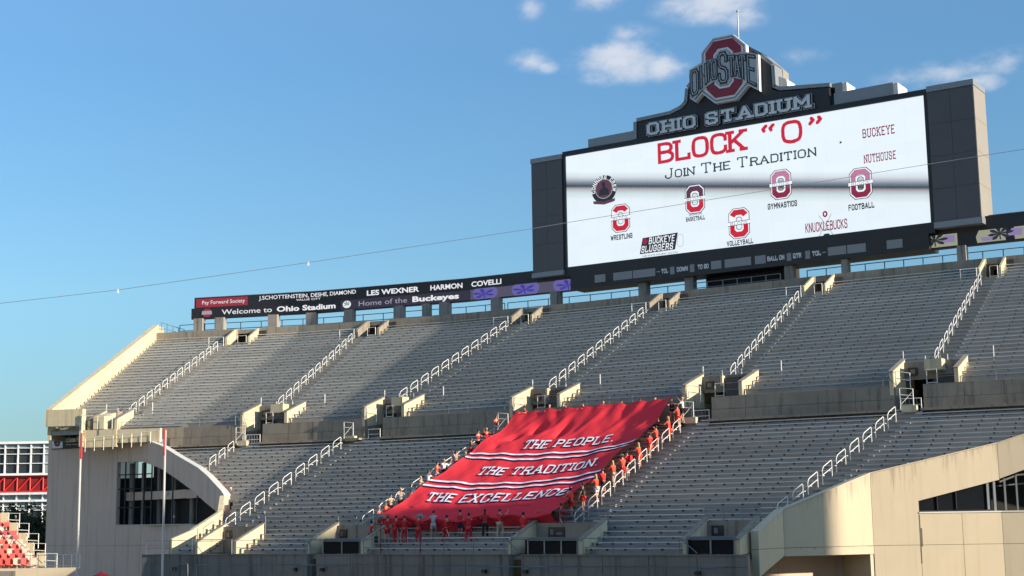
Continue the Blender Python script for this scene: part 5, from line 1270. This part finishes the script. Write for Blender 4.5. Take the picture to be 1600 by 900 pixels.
P_('reach', -21.3, -18.8, 200, 'tall person in red tracksuit leaning right under the middle of the banner', 'dred', 'dred', 'jacket', 'trousers', 2, 1, group=gB, scale=1.06)
P_('hold', -20.5, -18.1, 215, 'person with long dark hair, red shirt and black trousers below the banner', 'dred', 'black', 'shirt', 'trousers', 2, hr='long_hair', group=gB)
P_('raise', -19.3, -18.2, 185, 'person in bright red shirt and tan trousers with an arm raised below the banner', 'red', 'tan', 'shirt', 'trousers', 0, group=gB)
P_('hold', -17.3, -18.55, 190, 'broad person in red shirt behind the side wall of the door stairwell', 'red', 'dred', hair=2, skin=1, group=gB, scale=1.05)
P_('reach', -15.35, -17.3, 120, 'dark haired person in red with white arm stripe above the door stairwell sign', 'dred', 'dred', 'jacket', 'trousers', 2, 1, group=gR, extra=('stripe',))
RR = [(-15.95, -15.3, 'reach', 'orange', 'red', 'shorts', 2, 1, 'hair', None, 'person in orange red shirt above the rail of the door stairwell', ()),
      (-15.55, -14.5, 'stand', 'black', 'red', 'shorts', 0, 0, 'hair', None, 'person in black shirt and red shorts at the right banner edge', ()),
      (-15.4, -13.0, 'hold', 'orange', 'white', 'shorts', 1, 0, 'long_hair', None, 'fair person in orange red top and white shorts, lowest such pair on right banner edge', ()),
      (-15.5, -11.9, 'reach', 'red', 'black', 'shorts', 0, 0, 'hair', None, 'person in red shirt and black shorts pulling the right banner edge', ()),
      (-15.35, -10.8, 'reach', 'orange', 'tan', 'shorts', 1, 0, 'long_hair', None, 'person in red top and tan shorts leaning at the right banner edge', ()),
      (-15.3, -9.6, 'hold', 'orange', 'red', 'shorts', 0, 0, 'hair', 'white', 'person in red with a white cap at the right banner edge', ()),
      (-15.3, -8.9, 'hold', 'red', 'black', 'shorts', 2, 1, 'hair', None, 'person with red backpack at the right banner edge', ('backpack',)),
      (-15.2, -7.5, 'hold', 'orange', 'orange', 'shorts', 1, 0, 'long_hair', None, 'person with long fair hair in orange red beside the fifth rail loop', ()),
      (-15.2, -5.9, 'raise', 'red', 'orange', 'shorts', 0, 1, 'hair', None, 'person in red crouching next to the upper double stripe, lower of two', ()),
      (-15.2, -4.9, 'raise', 'orange', 'red', 'shorts', 0, 0, 'hair', None, 'person in orange red next to the upper double stripe, upper of two', ()),
      (-15.2, -3.0, 'hold', 'orange', 'orange', 'shorts', 1, 0, 'long_hair', None, 'fair person in orange red near the top right corner of the banner', ()),
      (-15.25, -1.4, 'hold', 'orange', 'orange', 'shorts', 0, 0, 'hair', None, 'person in orange red just below the top right banner corner', ())]
for s, o, ps, tp, bt, bc, hr_, sk, hk, cp, lb, ex in RR:
    P_(ps, s+.25, o, -95+rng.uniform(-25, 25), lb, tp, bt, 'shirt', bc, hr_, sk, hk, ex, cp, gR, rng.uniform(.95, 1.03))
P_('raise', -14.95, -.75, -80, 'person in white shirt holding the top right corner of the banner', 'white', 'black', hair=1, group=gR, dz=.6)
P_('hold', -15.85, -.75, 20, 'person in black at the very top right corner of the banner', 'black', 'black', hair=2, group=gT, dz=.7)
LL = [(-30.72, -1.4, 'red', 'hold', 'in red highest on the left banner edge'), (-30.3, -3.3, 'red', 'raise', 'in red with a raised arm, second highest on the left banner edge'), (-30.35, -4.4, 'red', 'hold', 'in red, third highest on the left banner edge'),
      (-30.2, -5.6, 'black', 'hold', 'in black just above the upper double stripe, left edge'), (-29.95, -6.7, 'red', 'sit', 'in red sitting at the left end of the upper double stripe'), (-29.9, -7.9, 'tan', 'raise', 'in tan top below the upper double stripe on the left edge'),
      (-29.8, -8.8, 'white', 'sit', 'in white sitting left of the word THE TRADITION'), (-30.0, -9.3, 'white', 'wide', 'in white with spread arms at the left banner edge'), (-30.1, -10.1, 'orange', 'hold', 'in orange red halfway down the left banner edge'),
      (-29.7, -11.6, 'white', 'raise', 'in white at the left end of the lower double stripe'), (-30.1, -12.1, 'tan', 'hold', 'in tan just below the lower double stripe, left edge'), (-30.1, -12.7, 'white', 'sit', 'in white sitting beside the lower double stripe'),
      (-29.6, -13.8, 'orange', 'sit', 'in orange red sitting left of the lowest banner line'), (-30.0, -14.5, 'grey', 'hold', 'in grey standing left of the lowest banner line'), (-30.2, -15.4, 'tan', 'hold', 'in tan near the lower left banner corner'),
      (-30.0, -16.2, 'orange', 'raise', 'in orange red at the lower left banner corner'), (-29.8, -17.2, 'red', 'hold', 'in red at the very lowest left corner of the banner')]
for i, (s, o, tp, ps, lb) in enumerate(LL):
    P_(ps, s-.6, o, 70+rng.uniform(-25, 40), 'person '+lb, tp, rng.choice(['black', 'tan', 'red', 'grey']), hair=i % 3, skin=i % 2, hr='long_hair' if i % 4 == 1 else 'hair', group=gL, scale=rng.uniform(.96, 1.04), dz=.12)
TT = [(-28.9, 'red', 'leftmost in the row above the banner, in red'), (-26.6, 'white', 'in white beside the stairwell platform above the banner'), (-25.1, 'black', 'in black right of the stairwell above the banner'), (-23.5, 'red', 'in red, first right of the stairwell above the banner'),
      (-21.7, 'red', 'in red looking down, second right of the stairwell above the banner'), (-20.1, 'red', 'in red above the middle of the word PEOPLE'), (-18.5, 'dred', 'in dark red, third from the top right banner corner'), (-17.2, 'red', 'in red, second from the top right banner corner')]
for i, (s, tp, lb) in enumerate(TT):
    P_('hold', s, -.75, rng.uniform(-20, 20), 'person '+lb, tp, 'black', hair=i % 3, skin=(i+1) % 2, group=gT, scale=1.0, dz=.80)
# bag in the hand of the first person
m = MB(); b0 = W(-28.75, -19.45, ztread(-19.4)+.45); m.box(b0.x-.16, b0.y-.12, b0.z, b0.x+.16, b0.y+.12, b0.z+.42)
m.tube([b0+Vector((-.1, 0, .42)), b0+Vector((-.06, 0, .58)), b0+Vector((.06, 0, .58)), b0+Vector((.1, 0, .42))], .015, 4); o = m.build('shoulder_bag', CL['black']); tag(o, 'black bag carried by the leftmost person below the banner', 'bag')
# two poles with cross bars and grey heads
for i, (px, lb) in enumerate(((-27.05, 'left'), (-23.6, 'right'))):
    base = W(px, -20.85, 4.24); v = thing('loudspeaker_pole', base, 'thin pole with red crossbar and grey head, %s of the pair before the banner' % lb, 'pole', 'poles before the banner')
    u = W(px+1, -20.85, 0)-W(px, -20.85, 0)
    m = MB(); m.tube([base, base+Vector((0, 0, 2.45))], .03, 5); m.build('mast', M['redback'], v)
    m = MB(); m.tube([base-u*.55+Vector((0, 0, 1.95)), base+u*.6+Vector((0, 0, 1.93))], .035, 5); m.build('crossbar', M['redback'], v)
    m = MB(); c = base-u*.0+Vector((0, 0, 2.45)); m.ball(c, .2, .18, .14); m.box(c.x-.35, c.y-.1, c.z-.12, c.x+.35, c.y+.1, c.z+.02); m.build('speaker_head', M['trim'], v)

# ------------------------------------------------------------------ tower sign
v = thing('wall_sign', along(t0, t1, .5, -.1, 13.5), 'black wall sign with white emblem square and lettering on the left tower', 'sign')
wbox(v, 'sign_board', 'black', t0, t1, .55, 5.2, -.12, -.01, 13.52, 15.0)
wbox(v, 'emblem_square', 'olight', t0, t1, .6, 2.0, -.15, -.121, 13.6, 14.92)
F1 = lambda a, z: along(t0, t1, a, -.165, z)
octring(F1, 1.3, 14.27, .36, .5, .14, .24, .17, .1, 'emblem_ring', M['ored'], v)
m = MB(); m.quad(F1(.92, 14.1), F1(1.68, 14.12), F1(1.68, 14.42), F1(.92, 14.4)); m.v = [tuple(Vector(q)+Vector((-.02, -.03, 0))) for q in m.v]; m.build('emblem_band', M['black'], v)
put_bfont('Athletes Helping', lambda a, z: along(t0, t1, a, -.14, z), 2.15, 5.1, 14.15, .5, 'lettering', M['bwhite'], v, .045)
put_bfont('Athletes Helping Athletes', lambda a, z: along(t0, t1, a, -.14, z), 2.4, 4.6, 13.85, .14, 'lettering', M['bwhite'], v)

# ------------------------------------------------------------------ goal post
gp = thing('goal_post', (-22, 82.75, 0), 'football goal post with red wrapped tips before the left corner building', 'goal post')
ga, gb_ = Vector((-24.7, 84.0, 0)), Vector((-19.33, 81.6, 0))
for p in (ga, gb_):
    m = MB(); m.tube([p+Vector((0, 0, 3.05)), p+Vector((0, 0, 11.55))], .065, 8); m.build('upright', M['pole'], gp)
    m = MB(); sh__ = .035 if p is ga else -.03; m.tube([p+Vector((sh__, -.02, 10.15)), p+Vector((sh__, -.02, 11.62))], .062, 8); m.build('tip_wrap', M['flag'], gp)
m = MB(); m.tube([ga+Vector((0, 0, 3.05)), gb_+Vector((0, 0, 3.05))], .08, 8); m.build('crossbar', M['pole'], gp)
mdp = (ga+gb_)/2; bk = Vector((.4, .9, 0))*2
m = MB(); m.tube([mdp+Vector((0, 0, 3.05)), mdp+bk*.5+Vector((0, 0, 2.8)), mdp+bk+Vector((0, 0, 2.0)), mdp+bk+Vector((0, 0, 0))], .1, 8); m.build('gooseneck', M['pole'], gp)

# ------------------------------------------------------------------ cable in front
cbp = [(-21.16, 15.55), (-16.28, 16.04), (-8.43, 17.07), (.89, 18.36), (2.39, 18.6), (9.95, 19.72), (17.49, 20.85), (21.56, 21.44)]
cb = thing('camera_cable', (-60, 60, 9.6), 'thin cable with small clamps strung across the sky before the scoreboard', 'cable')
m = MB(); m.tube([Vector((-60, 60, 11.4))]+[Vector((x, 60, z)) for x, z in cbp]+[Vector((60, 60, 28.5))], .011, 5); m.build('wire', M['trim'], cb)
for x, z in ((-16.3, 16.03), (-8.43, 17.06)):
    m = MB(); m.box(x-.03, 59.96, z-.14, x+.03, 60.04, z+.03); m.build('clamp', M['olight'], cb)

# ------------------------------------------------------------------ lower left stand
ls = thing('corner_seating', (-34, 98, 3), 'sunlit block of red seats at the bottom left corner', 'seating', None)
seatm = MB(); seatm.box(-.22, -.02, .38, .22, .38, .43); seatm.box(-.22, .36, .43, .22, .41, .82); seatm.box(-.03, .1, 0, .03, .3, .38)
me1 = seatm.mesh('seat', M['redseat']); me2 = seatm.mesh('seat', M['litseat'])
stepm = MB()
for r in range(11):
    y = 96.5+r*.8; z = 3.55+r*.29; xr = -31.2-r*.49
    stepm.box(-40, y-.4, z-1.5, xr+.3, y+.4, z)
    k = 0; x = xr
    while x > -37.4:
        o = bpy.data.objects.new('seat', me1 if rng.random() < .55 else me2); COL.objects.link(o); o.parent = ls; o.location = Vector((x, y, z+.003))-Vector((-34, 98, 3))
        o.rotation_euler = (0, 0, R_(28+rng.uniform(-4, 4))); x -= .52
stepm.build('terrace', M['cream'], ls)
w = thing('corner_stair', (-31, 97, 3), 'cream concrete stair blocks with rails beside the red seats', 'stairs')
for i, (x, z) in enumerate(((-35.9, 7.0), (-34.8, 6.3), (-33.7, 5.6), (-32.8, 4.95), (-31.6, 4.3))):
    y = 103.5-i*1.3; m = MB(); m.box(x, y, z-.55, x+.5, y+.3, z+.35); m.build('stair_block', M['cheek'], w)
    m = MB(); m.tube([(x+.6, y, z-.6), (x+.6, y, z+.3), (x+1.35, y, z+.28), (x+1.35, y, z-.7)], .035, 5); m.tube([(x+.6, y, z-.15), (x+1.35, y, z-.2)], .03, 5); m.build('rail_frame', M['rail'], w)
m = MB(); m.tube([(-36.6, 103, 7.3), (-30.8, 97, 4.0)], .03, 5); m.tube([(-36.6, 103, 6.95), (-30.8, 97, 3.65)], .03, 5); m.build('slanted_rail', M['railgrey'], w)
w = thing('corner_wall', (-31, 95, 0), 'sunlit cream concrete wall with a bevelled end at the bottom left', 'wall')
m = MB(); m.prism([(-40, 95.2, 0), (-40, 95.2, 3.75), (-27.9, 95.2, 3.75), (-28.9, 95.2, 3.1), (-30.2, 95.2, 2.6), (-30.4, 95.2, 0)], (0, .5, 0)); m.build('wall_body', M['cream'], w, recalc=True)
m = MB(); m.box(-33.2, 95.1, 0, -31.9, 95.19, 3.6); m.build('opening_shade', M['lowwall'], w)  # dark slab on the wall face stands in for the arch's shade
railing('corner_railing', lambda s, z: Vector((s, 95.4, 3.76+z)), (-31.6, -27.9), .8, 'grey barred railing on the cream wall at bottom left', .55, mids=(.15,), r=.025)
# red canopy
v = thing('canopy_tent', (-27.2, 98, 0), 'small red canopy tent at the foot of the left corner building', 'tent')
m = MB(); c = Vector((-27.2, 98, 3.4)); q = [c+Vector((math.cos(k*math.pi/4)*1.3, math.sin(k*math.pi/4)*1.3, -.65)) for k in range(8)]
i = 0; m.v = [tuple(c)]+[tuple(p) for p in q]; m.f = [(0, 1+k, 1+(k+1) % 8) for k in range(8)]; m.build('canopy', M['redback'], v, smooth=False)
m = MB(); m.tube([(-27.2, 98, 0), (-27.2, 98, 3.3)], .04, 6); m.build('pole', M['trim'], v)

# ------------------------------------------------------------------ far building at left
fb = thing('far_building', (-85, 250, 0), 'far glass building with white frames and a red truss band at the left edge', 'building')
X0, X1 = -104, -70
def fbx(name, mt, x0, x1, z0, z1, y0=250, y1=250.6):
    m = MB(); m.box(x0, y0, z0, x1, y1, z1); return m.build(name, M[mt], fb)
fbx('wall_body', 'bglass', X0, X1, 0, 19.9, 251.2, 275)
fbx('roof_fascia', 'white', X0, X1, 20.05, 20.45, 249.8, 276)
x = X0; i = 0
while x < X1:
    for z0, z1 in ((15.2, 16.7), (16.8, 18.3), (18.4, 19.3), (19.4, 20.0)):
        fbx('window_pane', 'bglass2' if (x > -81 or z0 > 19) else 'bglass', x+.07, x+2.13, z0, z1, 250.5, 250.6)
    m = MB(); m.box(x-.09, 250.1, 14.9, x+.09, 250.6, 20.05); m.build('mullion', M['white'], fb)
    # red truss
    m = MB(); m.tube([(x, 250.3, 12.1), (x+2.2, 250.3, 14.5)], .14, 4); m.tube([(x, 250.3, 12.0), (x, 250.3, 14.6)], .12, 4); m.build('truss_member', M['redsteel'], fb)
    for z0, z1 in ((10.75, 11.5), (9.0, 10.3), (7.2, 8.8)):
        fbx('window_pane', 'bglass2' if z0 > 8.9 else 'bglass', x+.07, x+2.13, z0, z1, 250.5, 250.6)
    m = MB(); m.box(x-.08, 250.1, 6.9, x+.08, 250.6, 11.5); m.build('mullion', M['white'], fb)
    x += 2.2; i += 1
for z in (16.75, 18.35, 19.35): fbx('transom', 'white', X0, X1, z-.06, z+.06, 250.15, 250.62)
for z in (9.6, 8.9): fbx('transom', 'white', X0, X1, z-.05, z+.05, 250.15, 250.62)
fbx('red_panel', 'redback', X0, X1, 12.0, 14.6, 250.5, 250.7)
for z in (12.0, 14.55): fbx('truss_chord', 'redsteel', X0, X1, z-.15, z+.15, 250.1, 250.45)
fbx('white_band', 'white', X0, X1, 14.72, 15.1, 249.6, 251); fbx('white_band', 'white', X0, X1, 11.5, 11.85, 249.4, 251); fbx('white_band', 'white', X0, X1, 10.3, 10.65, 249.6, 251)
# trees below it
def tree(x, y, h, r, lb):
    v = thing('tree', (x, y, 0), lb, 'tree', 'dark trees beside the tower')
    rt = random.Random(int(x*7)); m = MB(); m.tube([(x, y, 0), (x+.2, y, h*.3), (x, y+.1, h*.65)], .28, 7, .1); m.build('trunk', M['bark'], v)
    m = MB()
    for k in range(5): a = k*1.3; m.tube([(x, y, h*.4), (x+math.cos(a)*r*.7, y+math.sin(a)*r*.7, h*(.55+.08*k))], .09, 5, .03)
    m.build('limb', M['bark'], v)
    m = MB(); cl = [(Vector((x+rt.gauss(0, r*.45), y+rt.gauss(0, r*.45), h*.62+rt.gauss(0, h*.16))), rt.uniform(.5, 1.1)) for _ in range(46)]
    for c, cr_ in cl:
        for _ in range(60):
            d = Vector((rt.gauss(0, 1), rt.gauss(0, 1), rt.gauss(0, 1))).normalized()*cr_*rt.random()**.4; p = c+d
            a = Vector((rt.gauss(0, 1), rt.gauss(0, 1), rt.gauss(0, 1))).normalized()*.16; b = a.cross(Vector((rt.gauss(0, 1), rt.gauss(0, 1), rt.gauss(0, 1)))).normalized()*.11
            m.quad(p-a, p+b, p+a, p-b)
    stuff(m.build('crown', M['leaf'], v))
for i, (x, y, h, r) in enumerate(((-50.5, 158, 8.4, 2.6), (-55, 164, 8.8, 2.6), (-60, 172, 8.0, 2.8), (-66, 185, 8.5, 3))):
    tree(x, y, h, r, ['dark tree touching the left edge of the tower', 'dark tree behind the stair blocks', 'dark tree left of the stair blocks', 'dark tree at the left picture edge'][i])

# ------------------------------------------------------------------ west stand (beyond the right edge of the picture; it shades the front rows)
wsv = thing('west_stand', (127, 36, 0), 'tall side grandstand beyond the right edge shading the front rows', 'grandstand')
dS = Vector((math.cos(SUN_AZ), math.sin(SUN_AZ), 0)); mS = Vector((-dS.y, dS.x, 0))
e0 = dS*50+mS*86.4
m = MB(); prof = [(0, 0), (0, 5)]+[(k*1.0, 5+k*1.0) for k in range(1, 38)]+[(40, 42), (40, 52.4), (50, 52.4), (50, 0)]
m.prism([e0+dS*x+Vector((0, 0, z)) for x, z in prof], mS*-190); m.build('seating_bowl', M['wall'], wsv, recalc=True)
es = thing('east_stand', (-90, 0, 0), 'unseen sunlit side grandstand beyond the left edge of the picture', 'grandstand')  # unseen stand added to bounce warm sunlight into shaded faces
m = MB(); prof = [(0, 0), (0, 4)]
for k in range(36): prof += [(k*1.1+.01, 4+(k+1)*.95), (k*1.1+1.1, 4+(k+1)*.95)]
prof += [(44, 38), (44, 0)]
m.prism([Vector((-88-x, -110, z)) for x, z in prof], (0, 195, 0)); m.build('seating_bowl', M['cream'], es, recalc=True)
for ob in bpy.data.objects:
    if '_o' in ob: del ob['_o']
